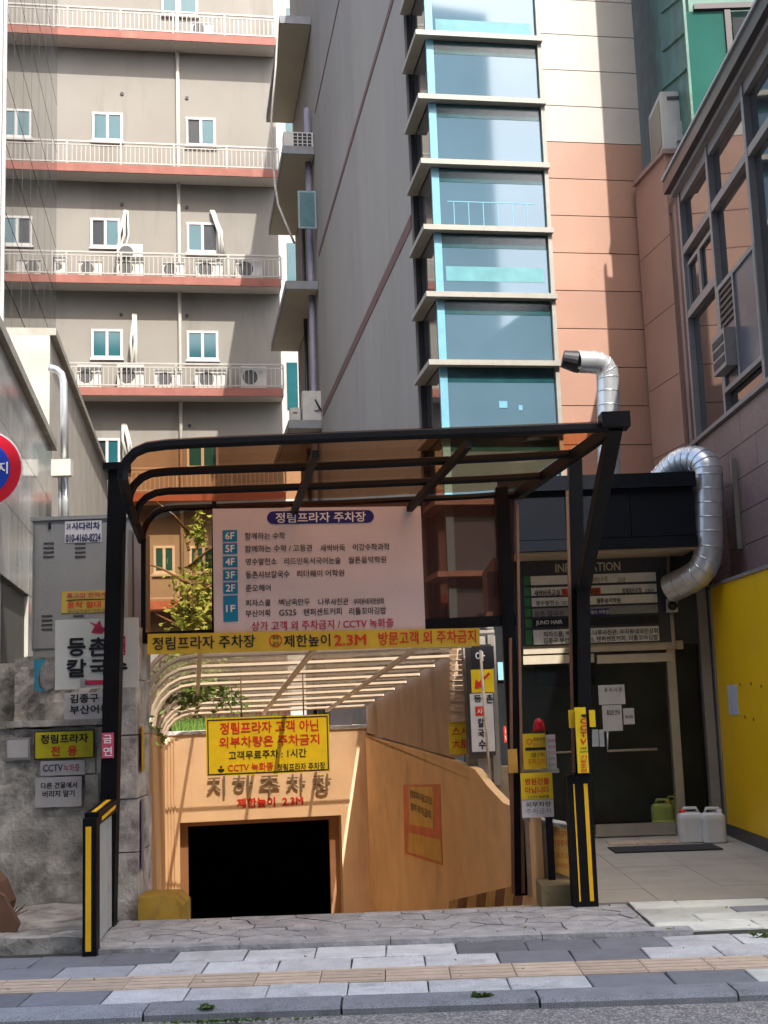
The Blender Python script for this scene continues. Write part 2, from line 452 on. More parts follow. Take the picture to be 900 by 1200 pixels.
# low rounded edge strip before the ramp mouth
for i in range(4):
    x0 = -1.95 + i * .95
    piece('edge_stone', x0, 8.055, x0 + .95, 8.2, m_crazy, side, top=.028, jit=.002, th=.07)

# crazy paving apron
apr = MB().box((-1.98, 8.205, -.058), X * 3.62, Y * .93, Z * .066).build('driveway_apron', m_bed); tag(apr, kind='structure')
def clip(poly, p, n):
    out = []
    for i in range(len(poly)):
        a, b = poly[i], poly[(i + 1) % len(poly)]
        da = (a[0] - p[0]) * n[0] + (a[1] - p[1]) * n[1]; db = (b[0] - p[0]) * n[0] + (b[1] - p[1]) * n[1]
        if da <= 0: out.append(a)
        if (da < 0 < db) or (db < 0 < da):
            t = da / (da - db); out.append((a[0] + (b[0] - a[0]) * t, a[1] + (b[1] - a[1]) * t))
    return out
def crazy(x0, x1, y0, y1, nx, ny, par, m, top, name='paving_stone', rng=random.Random(11)):
    pts = []
    for j in range(ny):
        for i in range(nx):
            pts.append((x0 + (i + .5 + (j % 2) * .4 + rng.uniform(-.36, .36)) * (x1 - x0) / nx, y0 + (j + .5 + rng.uniform(-.33, .33)) * (y1 - y0) / ny))
    for k, p in enumerate(pts):
        poly = [(x0, y0), (x1, y0), (x1, y1), (x0, y1)]
        for q in pts:
            if q is p: continue
            dx, dy = q[0] - p[0], q[1] - p[1]; L = math.hypot(dx, dy)
            if L > 1.4: continue
            poly = clip(poly, ((p[0] + q[0]) / 2 - dx / L * .0045, (p[1] + q[1]) / 2 - dy / L * .0045), (dx / L, dy / L))
            if len(poly) < 3: break
        if len(poly) < 3: continue
        z = top + rng.uniform(-.003, .003)
        b = MB().prism([Vector((a, c, z - .03)) for a, c in poly], Z * .03)
        ob(name, b.v, b.f, m, par)
crazy(-1.97, 1.62, 8.21, 9.12, 15, 6, apr, m_crazy, .024)

# pale pavers right of the apron, then the plaza floor
pave = MB().box((1.66, 8.205, -.058), X * 5.2, Y * 1.12, Z * .045).build('forecourt_paving', m_bed); tag(pave, kind='structure')
for j, (y0, y1) in enumerate(((8.21, 8.5), (8.5, 8.78), (8.78, 9.04), (9.04, 9.31))):
    x = 1.67 - (j % 2) * 0
    k = 0
    while x < 6.6:
        wd = (.34 if (k == 0 and j % 2) else .66)
        piece('paver', x, y0, x + wd, y1, m_pale if rr.random() < .72 else m_mid, pave); x += wd; k += 1
plz = MB().box((1.3, 9.335, -.058), X * 6.4, Y * 5.7, Z * .045).build('entrance_floor', m_bed); tag(plz, kind='structure')
for j in range(9):
    for i in range(8):
        x0 = 1.31 + i * .6; y0 = 9.34 + j * .6
        if y0 + .6 > 14.95: continue
        piece('floor_tile', x0, y0, x0 + .6, y0 + .6, m_plaza, plz, jit=.0008, gap=.004)

# ------------------------------------------------------------------ ramp
ramp = thing('ramp', (RA + RB) / 2, None, None); tag(ramp, kind='structure')
del_z = -2.32
c1, c2 = RC + Z * del_z, RD + Z * del_z
b = MB().add([RA, RB, c1, c2, RA - Z * .2, RB - Z * .2, c1 - Z * .2, c2 - Z * .2], [(0, 1, 2, 3), (4, 7, 6, 5), (0, 4, 5, 1), (1, 5, 6, 2), (2, 6, 7, 3), (3, 7, 4, 0)])
b.build('ramp_slab', mat('pale ramp concrete', (.60, .53, .43), rough=.9, var=.15, bump=.4, bscale=25), ramp)
# left ramp wall (runs into the depth)
lw = thing('ramp_side_wall', onleft(13, -2.5), 'tall peach painted wall along the left side of the garage ramp', 'wall')
b = MB().prism([onleft(9.8, -.2), onleft(18.05, -2.6), onleft(18.05, 1.085), onleft(9.8, 1.33)], U * -.22); b.build('wall_face', m_peach, lw)
for i in range(5):
    y0 = 9.80 + i * 1.64
    b = MB().prism([onleft(y0, 1.352 - (y0 - 9.25) * .03), onleft(y0 + 1.62, 1.352 - (y0 + 1.62 - 9.25) * .03), onleft(y0 + 1.62, 1.392 - (y0 + 1.62 - 9.25) * .03), onleft(y0, 1.392 - (y0 - 9.25) * .03)], U * -.24)
    b.build('coping_stone', m_conc2, lw)
# right ramp wall
PRW = Pl(onright(9.36), (onright(18.6) - onright(9.36)).normalized().cross(Z), (onright(18.6) - onright(9.36)).normalized())
wr = -PRW.out
rw = thing('ramp_side_wall', onright(13, -2.5), 'orange painted wall along the right side of the garage ramp', 'wall')
top = [(413, 858), (470, 873), (527, 890), (556, 901), (572, 922), (590, 941), (606, 948)]
pp = [hit(a, c, PRW) for a, c in top]
fr_ = onright(9.60)
poly = [onright(18.6, -2.6)] + [Vector((onright(18.6).x, onright(18.6).y, pp[0].z))] + pp + [Vector((fr_.x, fr_.y, pp[-1].z)), Vector((fr_.x, fr_.y, -.3))]
prism('wall_face', poly, wr * .07, m_orange, rw)
b = MB()
m_hz1 = mat('worn yellow stripe', (.60, .38, .13), rough=.8, var=.2, dirt=(.3, .17, .08), dsc=6); m_hz2 = mat('worn brown stripe', (.24, .11, .06), rough=.8, var=.2)
for i in range(8):
    x0 = 523 + i * 11
    yt = 1056 - i * 2.6
    polyplate('hazard_stripe', PRW, [(x0 + 4, yt), (x0 + 14.6, yt - 2.6), (x0 + 10.6, yt + 33), (x0, yt + 36)], .006, m_hz1 if i % 2 == 0 else m_hz2, rw)
cw = thing('upper_cement_wall', onright(14, 1), 'brown cement wall panel above the orange ramp wall on the right', 'wall')
pu = [(412, 828), (470, 798), (527, 757), (528, 888), (470, 871), (412, 856)]
pts = [hit(a, c, PRW) for a, c in pu]; pts[0] = Vector((onright(18.5).x, onright(18.5).y, pts[0].z)); pts[-1] = Vector((onright(18.5).x, onright(18.5).y, pts[-1].z))
prism('wall_face', [p + wr * .02 for p in pts], wr * .12, m_cement, cw)
# end wall with the garage opening
PE = PR(RD.x, RD.y)
fw = thing('garage_front_wall', hit(300, 1000, PE), 'peach wall above the dark underground garage opening at the foot of the ramp', 'wall')
e0 = RD.copy(); e1 = e0 + U * 3.15
zt = hit(200, 862, PE).z; zo = hit(300, 960, PE).z
xo0 = hit(211, 1000, PE); xo1 = hit(401, 1000, PE)
uo0 = (xo0 - e0).dot(U); uo1 = (xo1 - e0).dot(U)
box('wall_face', e0 + Z * -2.6, U * uo0, V * .3, Z * (2.6 + zt), m_peach, fw)
box('wall_face', e0 + U * uo1 + Z * -2.6, U * (3.15 - uo1), V * .3, Z * (2.6 + zt), m_peach, fw)
box('lintel', e0 + U * uo0 + Z * zo, U * (uo1 - uo0), V * .3, Z * (zt - zo), m_peach, fw)
for k in range(7):   # fluted strip left of the opening
    xa = 183 + k * 3.6; p = hit(xa, 1000, PE); p.z = -2.4
    box('rib', p + PE.out * .03, U * .022, V * .03, Z * (2.4 + zt - .02), m_peach, fw)
# recessed surround
m_sur = mat('brown painted surround', (.36, .19, .10), rough=.7, var=.1, scale=3)
ui0 = (hit(219, 1000, PE) - e0).dot(U); ui1 = (hit(391, 1000, PE) - e0).dot(U); zi = hit(300, 967, PE).z
box('jamb', e0 + U * uo0 + V * .3 + Z * -2.6, U * (ui0 - uo0 + .02), V * .1, Z * (2.6 + zo), m_sur, fw)
box('jamb', e0 + U * (ui1 - .02) + V * .3 + Z * -2.6, U * (uo1 - ui1 + .02), V * .1, Z * (2.6 + zo), m_sur, fw)
box('head', e0 + U * (ui0 + .02) + V * .3 + Z * zi, U * (ui1 - ui0 - .04), V * .1, Z * (zo - zi), m_sur, fw)
cp = box('coping_stone', e0 + Z * (zt + .002) - V * .03, U * 3.15, V * .36, Z * .05, m_conc2, fw)
# garage interior
gr = thing('garage_room', e0 + V * 3, None, None); tag(gr, kind='structure')
o = e0 + V * .41 + Z * -2.45 + U * -.3
box('room_floor', o, U * 3.9, V * 8, Z * .1, m_void, gr)
box('room_ceiling', o + Z * 2.32, U * 3.9, V * 8, Z * .04, m_void, gr)
box('room_wall', o + Z * .1, U * .1, V * 8, Z * 2.21, m_void, gr)
box('room_wall', o + U * 3.8 + Z * .1, U * .1, V * 8, Z * 2.21, m_void, gr)
box('room_wall', o + V * 7.9 + U * .1 + Z * .1, U * 3.7, V * .1, Z * 2.21, m_void, gr)

# ------------------------------------------------------------------ building B: balcony block far left
PB = PR(*at(66, 300, 35.0).xy)
def dU(p): return (p - PB.p).dot(U)
bB = thing('apartment_block', PB.p, 'beige grey apartment block with salmon edged balcony slabs and white railings', 'building')
uR = (hit(326, 300, PB) - PB.p).dot(U)
uL = -9.0
zb = [hit(66, y_, PB).z for y_ in (31, 190, 321, 453)]
zb = [zb[0] + 4.0] + zb + [zb[-1] - 3.15, zb[-1] - 6.3, zb[-1] - 9.45]
DB = .70
uR2 = (hit(321, 40, PB) - PB.p).dot(U)
P = PB.p.copy(); P.z = 0
box('wall', P + U * uL, U * (uR2 - uL), V * 9, Z * (zb[0] + 1), m_Bwall, bB)
for i, z in enumerate(zb):
    # z is measured on the wall plane for the front edge; set for the real, nearer edge
    zz = CAMPOS.z + (z - CAMPOS.z) * (35 - DB) / 35
    sl = box('balcony_slab', P + U * uL - V * DB + Z * (zz - .24), U * (uR2 - uL), V * (DB + .01), Z * .24, m_salmon, bB)
    box('soffit', P + U * uL - V * (DB - .03) + Z * (zz - .255), U * (uR2 - uL - .03), V * (DB - .04), Z * .012, m_soff, sl)
    rl = MB()
    o = P + U * uL - V * (DB - .06) + Z * zz
    L = uR2 - uL
    rl.box(o + Z * .70, U * L, V * .05, Z * .05).box(o + Z * .06, U * L, V * .04, Z * .04)
    if i < 6:
        rl.box(o + Z * .60, U * L, V * .03, Z * .03)
    k = 0
    while k * .13 < L and i < 6:
        rl.box(o + U * k * .13 + Z * .1, U * .02, V * .02, Z * .5); k += 1
    for k in range(11): rl.box(o + U * (k * L / 10 - .02), U * .05, V * .05, Z * .7)
    rl.build('railing', m_rail, sl, kind='stuff')
def bwin(x0, y0, x1, y1, left_open=None):
    o, a, h = rect(PB, x0, y0, x1, y1); n = -V
    wf = MB()
    t = .07
    wf.box(o + n * .0, a, n * .06, Z * t).box(o + h - Z * t, a, n * .06, Z * t)
    wf.box(o + Z * t, a.normalized() * t, n * .06, h - Z * 2 * t).box(o + a - a.normalized() * t + Z * t, a.normalized() * t, n * .06, h - Z * 2 * t)
    wf.box(o + a * .5 - a.normalized() * .04 + Z * t, a.normalized() * .08, n * .055, h - Z * 2 * t)
    f = wf.build('window', m_frame, bB)
    for s_ in (0, 1):
        oo = o + a.normalized() * (t if s_ == 0 else a.length / 2 + .04) + Z * t
        op = (left_open == s_)
        box('pane', oo + n * .005, a.normalized() * (a.length / 2 - t - .04), n * (.01 if op else .03), h - Z * 2 * t, m_dkglass if op else m_win, f)
    box('window_sill', o - Z * .06 - a.normalized() * .03, a + a.normalized() * .06, n * .09, Z * .058, m_frame, bB)
for q in ((189, -14, 232, 18, None), (108, 132, 144, 165, None), (218, 138, 253, 171, 0), (106, 256, 141, 290, 0), (219, 261, 256, 296, 1),
          (107, 386, 144, 420, None), (219, 388, 256, 422, None), (110, 514, 141, 545, 0), (219, 516, 256, 549, None), (222, 640, 256, 672, None), (180, 640, 205, 672, None)):
    bwin(*q)
dp = [hit(211.5, 700, PB).xy, hit(210, 0, PB).xy]
q = hit(211, 400, PB)
tube('drain_pipe', [Vector((q.x, q.y, 0)) - V * .09, Vector((q.x, q.y, zb[0])) - V * .09], .055, m_pipe, bB)
# vent holes
for a, c in ((143, 110), (219, 115), (143, 240), (219, 243), (142, 369), (219, 370), (222, 499)):
    o = hit(a, c, PB); b = MB().tube([o - V * .001, o - V * .03], .055, 8); b.build('vent_hole', m_ink, bB)

# ------------------------------------------------------------------ building G: pale block at the far centre left
PG = PR(*at(330, 300, 38.5).xy)
bG = thing('corner_block', Vector((PG.p.x, PG.p.y, 0)), 'pale corner block with narrow teal window strip between the two larger buildings', 'building')
p0 = hit(323, 300, PG); p0.z = 0
box('wall', p0, U * 3.2, V * 6, Z * 30, m_Bwhite, bG)
for y0, y1 in ((10, 80), (140, 240), (285, 330), (425, 480)):
    o, a, h = rect(PG, 337, y1, 349, y0)
    box('window', hit(337, y1, PG) - V * .03, U * .34, V * .025, Z * (hit(337, y0, PG).z - hit(337, y1, PG).z), m_win, bG)

# ------------------------------------------------------------------ building C: grey side wall with stair tower
tc = at(515, 430, 15.6)      # left front corner of the glazed tower
PT = PR(tc.x, tc.y)
def ut(px, py=430): return (hit(px, py, PT) - PT.p).dot(U)
T0 = Vector((tc.x, tc.y, 0))
bC = thing('plaza_building', T0, 'tall building with grey side wall, banded glass stair tower and granite faced front', 'building')
PC = PSR(*(T0 + V * 1.0 + U * (-.10)).xy)          # side wall plane
CN = (PC.p); CN.z = 0
HC = 22.0
vfar = (at(378, 300, 28.3) - CN).dot(V)
c_far = 17.5
wl_ = box('side_wall', CN, V * c_far, U * .4, Z * HC, m_Cwall, bC)
# brown stripes run level along the side wall
def zline(pairs):
    return sum(hit(a, c, PC).z for a, c in pairs) / len(pairs)
for z, th_ in ((zline([(385, 470), (495, 232)]), .19), (zline([(384, 270), (450, 25)]), .12), (zline([(374, 113), (397, 0)]), .05)):
    box('stripe', CN - U * .012 + Z * (z - th_ / 2), V * 11.6, U * .012, Z * th_, m_Cstripe, wl_)
# balcony slabs further along the side wall
v0 = 11.9
for i, y_ in enumerate((-38, 145, 325, 500)):
    z = hit(378, y_, PC)
    zs = hit(376, y_, PC).z
    sl = box('balcony_slab', CN + V * v0 - U * .78 + Z * (zs - .1), V * 5.3, U * .77, Z * .2, m_Cslab, bC)
    box('soffit', CN + V * (v0 + .03) - U * .75 + Z * (zs - .115), V * 5.2, U * .73, Z * .012, m_Csoff, sl)
for i in range(3):   # dark slot windows and back pipe on that stretch
    z = (3.2 + i * 3.45)
    box('slot_window', CN + V * 13.2 - U * .03 + Z * (z + 1.0), V * .5, U * .028, Z * 1.9, m_dkglass, bC)
tube('waste_pipe', [CN + V * 12.35 - U * .12, CN + V * 12.35 - U * .12 + Z * 16], .08, flat('mauve pipe', (.22, .21, .27)), bC)
tube('waste_pipe', [CN + V * 14.2 - U * .10, CN + V * 14.2 - U * .10 + Z * 16], .05, m_bfd, bC)
# tower
uR_ = ut(641, 200)
k_top = [44, 120, 196, 271, 348, 427]
z0_ = hit(515, 427, PT).z; z1_ = hit(515, 44, PT).z; dz = (z1_ - z0_) / 5
tw = box('tower_core', T0 + V * .25 + U * .12, U * (uR_ - .2), V * .7, Z * HC, mat('tower interior', (.07, .17, .21), rough=.5, var=.3, scale=1.2), bC)
for k in range(-7, 9):
    z = z0_ + dz * k
    if z < .3: continue
    box('pane', T0 + U * .1 + Z * (z + .04), U * (uR_ - .16), V * .02, Z * (dz - .28), m_cyan, bC)
    box('fin_shade_pane', T0 + U * .1 + Z * (z + dz - .236), U * (uR_ - .16), V * .02, Z * .19, m_finshade, bC)  # shade below each fin is put into this darker strip of glass
    box('side_pane', T0 + U * .0 + V * .06 + Z * (z + .04), U * .02, V * .9, Z * (dz - .08), m_mirror, bC)
    f = MB().box(T0 - U * .16 - V * .12 + Z * (z - .035), U * (uR_ + .17), V * .14, Z * .07)
    f.box(T0 - U * .16 + V * .02 + Z * (z - .034), U * .15, V * .95, Z * .068)
    f.build('fin', m_fin, bC)
    box('corner_frame', T0 - V * .004 + Z * (z + .038), U * .1, V * .05, Z * (dz - .076), m_cyanf, bC)
box('edge_trim', T0 + U * (uR_ - .055) - V * .06, U * .055, V * .30, Z * HC, m_fin, bC)
box('edge_trim', T0 + V * .965 + U * (-.07), U * .06, V * .03, Z * HC, m_bfd, bC)
# a few things seen behind the panes
for k, (n_, c_) in {2: ('rail', 0), 1: ('ledge', 1)}.items():
    z = z0_ + dz * k
    if n_ == 'rail':
        b = MB().box(T0 + U * .2 - V * .003 + Z * (z + .40), U * (uR_ - .4), V * .006, Z * .012)
        for j in range(6): b.box(T0 + U * (.28 + j * .2) - V * .003 + Z * (z + .06), U * .01, V * .006, Z * .34)
        b.build('stair_rail', m_cyanf, bC, kind='stuff')
    else:
        box('stair_ledge', T0 + U * .14 - V * .003 + Z * (z + .22), U * (uR_ - .26), V * .006, Z * .2, mat('pale green band', (.11, .27, .30), rough=.15), bC)
box('stair_ledge', T0 + U * .14 - V * .003 + Z * (z0_ + dz * 5 + .1), U * (uR_ - .26), V * .006, Z * .17, MATS['pale green band'], bC)
for a, c in ((585, 478), (608, 481)):
    o = hit(a, c, PT); box('sticker', o - V * .006, U * (.11 if a < 600 else .05), V * .004, Z * (.09 if a < 600 else .07), m_cyanf, bC)
# granite cladding: one panel per course
uP0 = uR_ + .002; uP1 = ut(752, 250)
uP1 = (Vector((3.70, 0, 0)) - T0).dot(X) / U.x
zc = hit(650, 166, PT).z; dt = .525
box('backing_wall', T0 + U * uP0 + V * .05, U * (uP1 - uP0), V * 3, Z * HC, m_capD, bC)
k = -16
while zc + k * dt < HC:
    z = zc + k * dt
    if z > 0.0:
        box('cladding_panel', T0 + U * uP0 + Z * (z + .006), U * (uP1 - uP0), V * .046, Z * (dt - .012), m_Twall if k >= 0 else m_Tpink, bC)
    k += 1
# ------------------------------------------------------------------ right building (wall plane X = 3.7)
WX = 3.70
PW = PS(WX)
bR = thing('brick_side_building', (WX, 12, 0), 'brown granite building on the right with a dark framed window gallery and yellow base', 'building')
zsill = (hit(799, 524, PW).z + hit(900, 455, PW).z) / 2
ze = (hit(790, 205, PW).z + hit(900, 98, PW).z) / 2
zy = (hit(826, 692, PS(3.46)).z + hit(900, 682, PS(3.46)).z) / 2
YF = 15.25
box('core', Vector((WX + .06, 8, -.05)), X * 7, Y * (YF - 8), Z * (zsill - .04), m_capD, bR)
# granite tiles of the band between the yellow base and the sill
rows = 5; hh = (zsill - .05 - zy - .1) / rows
for r_ in range(rows):
    y0 = 8.0 + (.5 if r_ % 2 else 0) - .5
    while y0 < YF - .05:
        a = max(8.0, y0); e = min(YF, y0 + 1.0)
        if e - a > .05: box('granite_tile', Vector((WX, a + .004, zy + .1 + r_ * hh + .004)), Y * (e - a - .008), X * .055, Z * (hh - .008), m_brown, bR)
        y0 += 1.0
box('yellow_panel', Vector((3.46, 8, .12)), Y * 5.22, X * .235, Z * (zy - .06), m_yelwall, bR)
box('skirting', Vector((3.445, 8, .0)), Y * 5.22, X * .25, Z * .118, m_bfd, bR)
box('panel_trim', Vector((3.44, 8, zy + .062)), Y * 5.24, X * .255, Z * .034, m_bfr, bR)
box('sill', Vector((WX - .05, 8, zsill - .046)), Y * (YF - 8), X * .2, Z * .045, m_bfr, bR)
# window gallery
gz0, gz1 = zsill, ze
zt1 = (hit(802, 272, PW).z + hit(838, 240, PW).z + hit(900, 181, PW).z) / 3
zt2 = (hit(807, 352, PW).z + hit(842, 324, PW).z + hit(884, 300, PW).z) / 3
ys = [hit(a, 300, PW).y for a in (803, 839.5, 888)]
ys = [ys[0], ys[1], ys[2], ys[2] - 1.25, ys[2] - 2.5, 8.1]
fr = MB()
def fbar(y, z0, z1, wd=.09, dp_=.10, b=None):
    (b or fr).box(Vector((WX - .03, y - wd / 2, z0)), Y * wd, X * dp_, Z * (z1 - z0))
for y in ys: box('mullion', Vector((WX - .035, y - .04, gz0)), Y * .08, X * .12, Z * (gz1 - gz0), m_bfr, bR)
for z in (zt1, zt2):
    for i in range(5):
        if z == zt2 and i >= 1: continue
        box('transom', Vector((WX - .03, ys[i + 1] + .04, z - .045)), Y * (ys[i] - ys[i + 1] - .08), X * .11, Z * .09, m_bfr, bR)
box('top_rail', Vector((WX - .02, 8, gz1 - .12)), Y * (ys[0] - 8.05), X * .1, Z * .12, m_bfr, bR)
for i in range(5):
    ya, yb = ys[i + 1] + .04, ys[i] - .04
    for j, (za, zb_) in enumerate(((gz0, zt2 - .05), (zt2 + .05, zt1 - .05), (zt1 + .05, gz1 - .12))):
        if i >= 1 and j == 0: zb_ = zt2 + .3
        if i >= 1 and j == 1: za = zt2 + .3; 
        pn = box('pane', Vector((WX + .035, ya, za)), Y * (yb - ya), X * .02, Z * (zb_ - za), m_mirror, bR)
# two small sliding sashes between the transoms, first bay
ya, yb = ys[1] + .05, ys[0] - .05
ymid = (ya + yb) / 2 + .06
for (a, e, m_) in ((ya, ymid, m_bfr), (ymid + .01, yb, m_bfr)):
    s_ = MB(); t = .045; za, zb_ = zt2 + .05, zt1 - .16
    s_.box((WX, a, za), Y * (e - a), X * .03, Z * t).box((WX, a, zb_ - t), Y * (e - a), X * .03, Z * t)
    s_.box((WX, a, za + t), Y * t, X * .03, Z * (zb_ - za - 2 * t)).box((WX, e - t, za + t), Y * t, X * .03, Z * (zb_ - za - 2 * t))
    s_.build('sash', m_frame if False else m_bfr, bR)
# opening unit of the second bay: louvre, dark casement, vent
q0 = hit(855, 520, PW); yA = hit(849, 400, PW).y; yB = hit(897, 400, PW).y
zA = hit(852, 455, PW).z; zB = zt2 + .30 - .3
zA = (hit(855, 455, PW).z + hit(897, 427, PW).z) / 2
ym = hit(868, 400, PW).y
cu = MB()
t = .05
zB = (hit(847, 325, PW).z + hit(890, 290, PW).z) / 2
cu.box((WX - .04, yB, zA), Y * (yA - yB), X * .06, Z * t).box((WX - .04, yB, zB - t), Y * (yA - yB), X * .06, Z * t)
cu.box((WX - .04, yA - t, zA + t), Y * t, X * .06, Z * (zB - zA - 2 * t)).box((WX - .04, yB, zA + t), Y * t, X * .06, Z * (zB - zA - 2 * t))
cu.box((WX - .04, ym - t / 2, zA + t), Y * t, X * .06, Z * (zB - zA - 2 * t))
cas = cu.build('casement_frame', m_bfr, bR)
box('casement_pane', (WX - .02, yB + t, zA + t), Y * (ym - yB - t * 1.5), X * .03, Z * (zB - zA - 2 * t), mat('blind grey pane', (.10, .10, .12), rough=.25), cas)
box('casement_pane', (WX - .015, ym + t / 2, zA + t), Y * (yA - ym - t * 1.5), X * .03, Z * (zB - zA - 2 * t), mat('blind grey pane', (.1, .1, .12)), cas)
lv = MB()
for i in range(6): lv.box((WX - .035, ym + .04, zB - .12 - i * .07), Y * (yA - ym - .1), X * .03, Z * .03)
lv.build('louvre', m_bfd, cas, kind='stuff')
vb = MB(); vz = hit(860, 435, PW).z
vb.box((WX - .15, ym + .05, vz), Y * (yA - ym - .08), X * .12, Z * .4)
vo = vb.build('vent_box', m_bfr, cas)
for i in range(3): box('vent_slot', (WX - .155, ym + .09, vz + .05 + i * .11), Y * (yA - ym - .16), X * .004, Z * .07, m_ink, vo) if False else None
for i in range(3):
    MB().box((WX - .156, ym + .09, vz + .05 + i * .11), Y * (yA - ym - .16), X * .005, Z * .075).build('vent_slot', m_ink, cas)
# eave: stepped dark gutter
box('gutter', (WX - .17, 8, ze + .06), Y * (ys[0] + .14 - 8), X * .21, Z * .16, m_bfd, bR)
box('eave_board', (WX - .10, 8, ze - .0), Y * (ys[0] + .1 - 8), X * .16, Z * .058, m_bfr, bR)
box('roof_deck', (WX + .045, 8, ze + .06), Y * (YF - 8), X * 7, Z * .12, m_bfd, bR)
box('flashing', (WX - .19, 8, ze + .225), Y * (ys[0] + .14 - 8), X * .5, Z * .03, flat('light flashing', (.45, .45, .45)), bR)
# dark grooved column at the gallery's far end
for i, (a, wd, m_) in enumerate(((0, .16, m_bfd), (.17, .12, m_brown), (.30, .10, m_bfd))):
    box('column', (WX + .002 * i - .02, ys[0] + .05 + a, zsill - .3), Y * wd, X * .3, Z * (ze - zsill + .28), m_, bR)
box('shade_fill_block', (WX + .065, ys[0] + .42, zsill - .04), X * 3, Y * (YF - ys[0] - .42), Z * (ze - zsill + .08), m_brown, bR)  # fill block added to stop sun leaking onto the tower stone
# gallery interior block (dark rooms behind the glass)
box('interior', (WX + .3, 8, zsill + .0), Y * (ys[0] + .40 - 8), X * 5, Z * (ze - zsill), m_void, bR)
for a_, b_ in ((868, 804), (881, 803), (893, 806), (874, 842), (884, 845)):
    pm = hit(a_, b_, PS(3.46)); box('bolt_mark', pm - X * .004, Y * .03, X * .003, Z * .03, m_bfd, bR)

# pink pillar between tower and gallery
pc = hit(805, 350, PS(3.62))
pcx0 = hit(768, 350, PR(T0.x, T0.y))
p2 = thing('granite_pillar', (3.45, 15.5, 0), 'pink granite pillar between the stair tower and the dark window gallery', 'pillar')
py0 = 14.95
A_ = Vector((3.56, 15.95, 0)); B_ = Vector((3.74, py0, 0))
ztop = at(782, 181, py0).z
d_ = (B_ - A_)
b = MB().prism([A_, B_, B_ + X * .5, Vector((B_.x + .5, A_.y, 0))], Z * ztop)
b.build('core', m_Tpink, p2)
nrm_ = Vector((-d_.y, d_.x, 0)).normalized()
if nrm_.y > 0 and nrm_.x > 0: nrm_ = -nrm_
nrm_ = Vector((d_.y, -d_.x, 0)).normalized(); nrm_ = nrm_ if nrm_.x < 0 else -nrm_
k = 0
while (k + 1) * .9 < ztop:
    box('cladding_panel', A_ + Z * (k * .9 + .005), d_ * .995, nrm_ * .012, Z * .89, m_Tpink, p2); k += 1
MB().prism([A_ + nrm_ * .04, B_ + nrm_ * .04 - Y * .04, B_ + X * .5 - Y * .04, Vector((B_.x + .5, A_.y, 0))], Z * .06).v
b = MB().prism([v + Z * (ztop + .002) for v in (A_ + nrm_ * .04, B_ + nrm_ * .04 - Y * .03, B_ + X * .5 - Y * .03, Vector((B_.x + .5, A_.y, 0)))], Z * .06)
b.build('coping_stone', m_brown, p2)

# air conditioner standing on the pillar
def ac_unit(base, wv, dv, h, label, group=None, fan=True, front=None, twin=False):
    t = thing('air_conditioner', base, label, 'air conditioner', group)
    box('casing', base, wv, dv, Z * h, m_ac, t)
    n = front
    ex = wv.normalized() if abs(n.dot(wv.normalized())) < .5 else dv.normalized()
    wlen = wv.length if ex == wv.normalized() else dv.length
    fc = base + (wv * 0) 
    # face origin on the side facing front
    if abs(n.dot(wv.normalized())) < .5:
        fo = base if n.dot(dv) < 0 else base + dv
    else:
        fo = base if n.dot(wv) < 0 else base + wv
    c = fo + ex * wlen * .38 + Z * h * .5
    r_ = min(h * .4, wlen * .33)
    MB().tube([c - n * .01, c + n * .012], r_, 14).build('fan_grille', m_dkgr, t)
    b = MB()
    for i in range(3): b.box(c + n * .014 - ex * r_ + Z * (r_ * .5 * (i - 1) - .01), ex * 2 * r_, n * .006, Z * .02)
    b.build('grille_bar', m_ac, t)
    box('service_panel', fo + ex * wlen * .8 + Z * h * .1 + n * .002, ex * wlen * .14, n * .012, Z * h * .8, m_frame, t)
    return t
ab = Vector((3.74, 14.98, ztop + .09))
t = thing('air_conditioner', ab, 'white outdoor air conditioner standing on top of the pink granite pillar', 'air conditioner')
box('casing', ab, X * .38, Y * .72, Z * .78, m_ac, t)
box('fan_grille', ab + Y * .08 - X * .012 + Z * .08, X * .01, Y * .56, Z * .62, flat('beige coil grille', (.25, .23, .17)), t)
box('handle_slot', ab + X * .08 - Y * .006 + Z * .66, X * .18, Y * .005, Z * .05, m_dkgr, t)
box('valve_cover', ab + X * .16 - Y * .07 + Z * .08, X * .15, Y * .068, Z * .26, m_ac, t)
box('foot', ab - Z * .03 + X * .02, X * .30, Y * .05, Z * .028, m_dkgr, t)
box('foot', ab - Z * .03 + X * .02 + Y * .6, X * .30, Y * .05, Z * .028, m_dkgr, t)

# green building above the gallery
gY = 14.0
ga = at(812, 60, gY); gb_x = hit(775, 60, PF(15.9)).x
bG2 = thing('green_building', (ga.x, gY, 7), 'upper storeys with green tinted panels and windows rising behind the gallery roof', 'building')
GX = ga.x
b = MB().prism([Vector((GX, gY + .04, ze + .2)), Vector((GX + 8, gY + .04, ze + .2)), Vector((GX + 8, 20, ze + .2)), Vector((gb_x, 20, ze + .2)), Vector((gb_x, 15.92, ze + .2))], Z * (16 - ze))
b.build('wall', m_greennet, bG2)
PGW = PF(gY)
plate('window', PGW, 814, 160, 862, 15, .03, m_greengl, bG2)
plate('window', PGW, 866, 130, 960, 22, .03, m_mirror, bG2, off=.0)
plate('mullion', PGW, 859, 160, 866, 14, .06, m_bfd, bG2)
plate('head_rail', PGW, 812, 14, 960, 8, .07, m_bfd, bG2)
plate('mullion', PGW, 811, 165, 814, 0, .05, m_greennet, bG2)
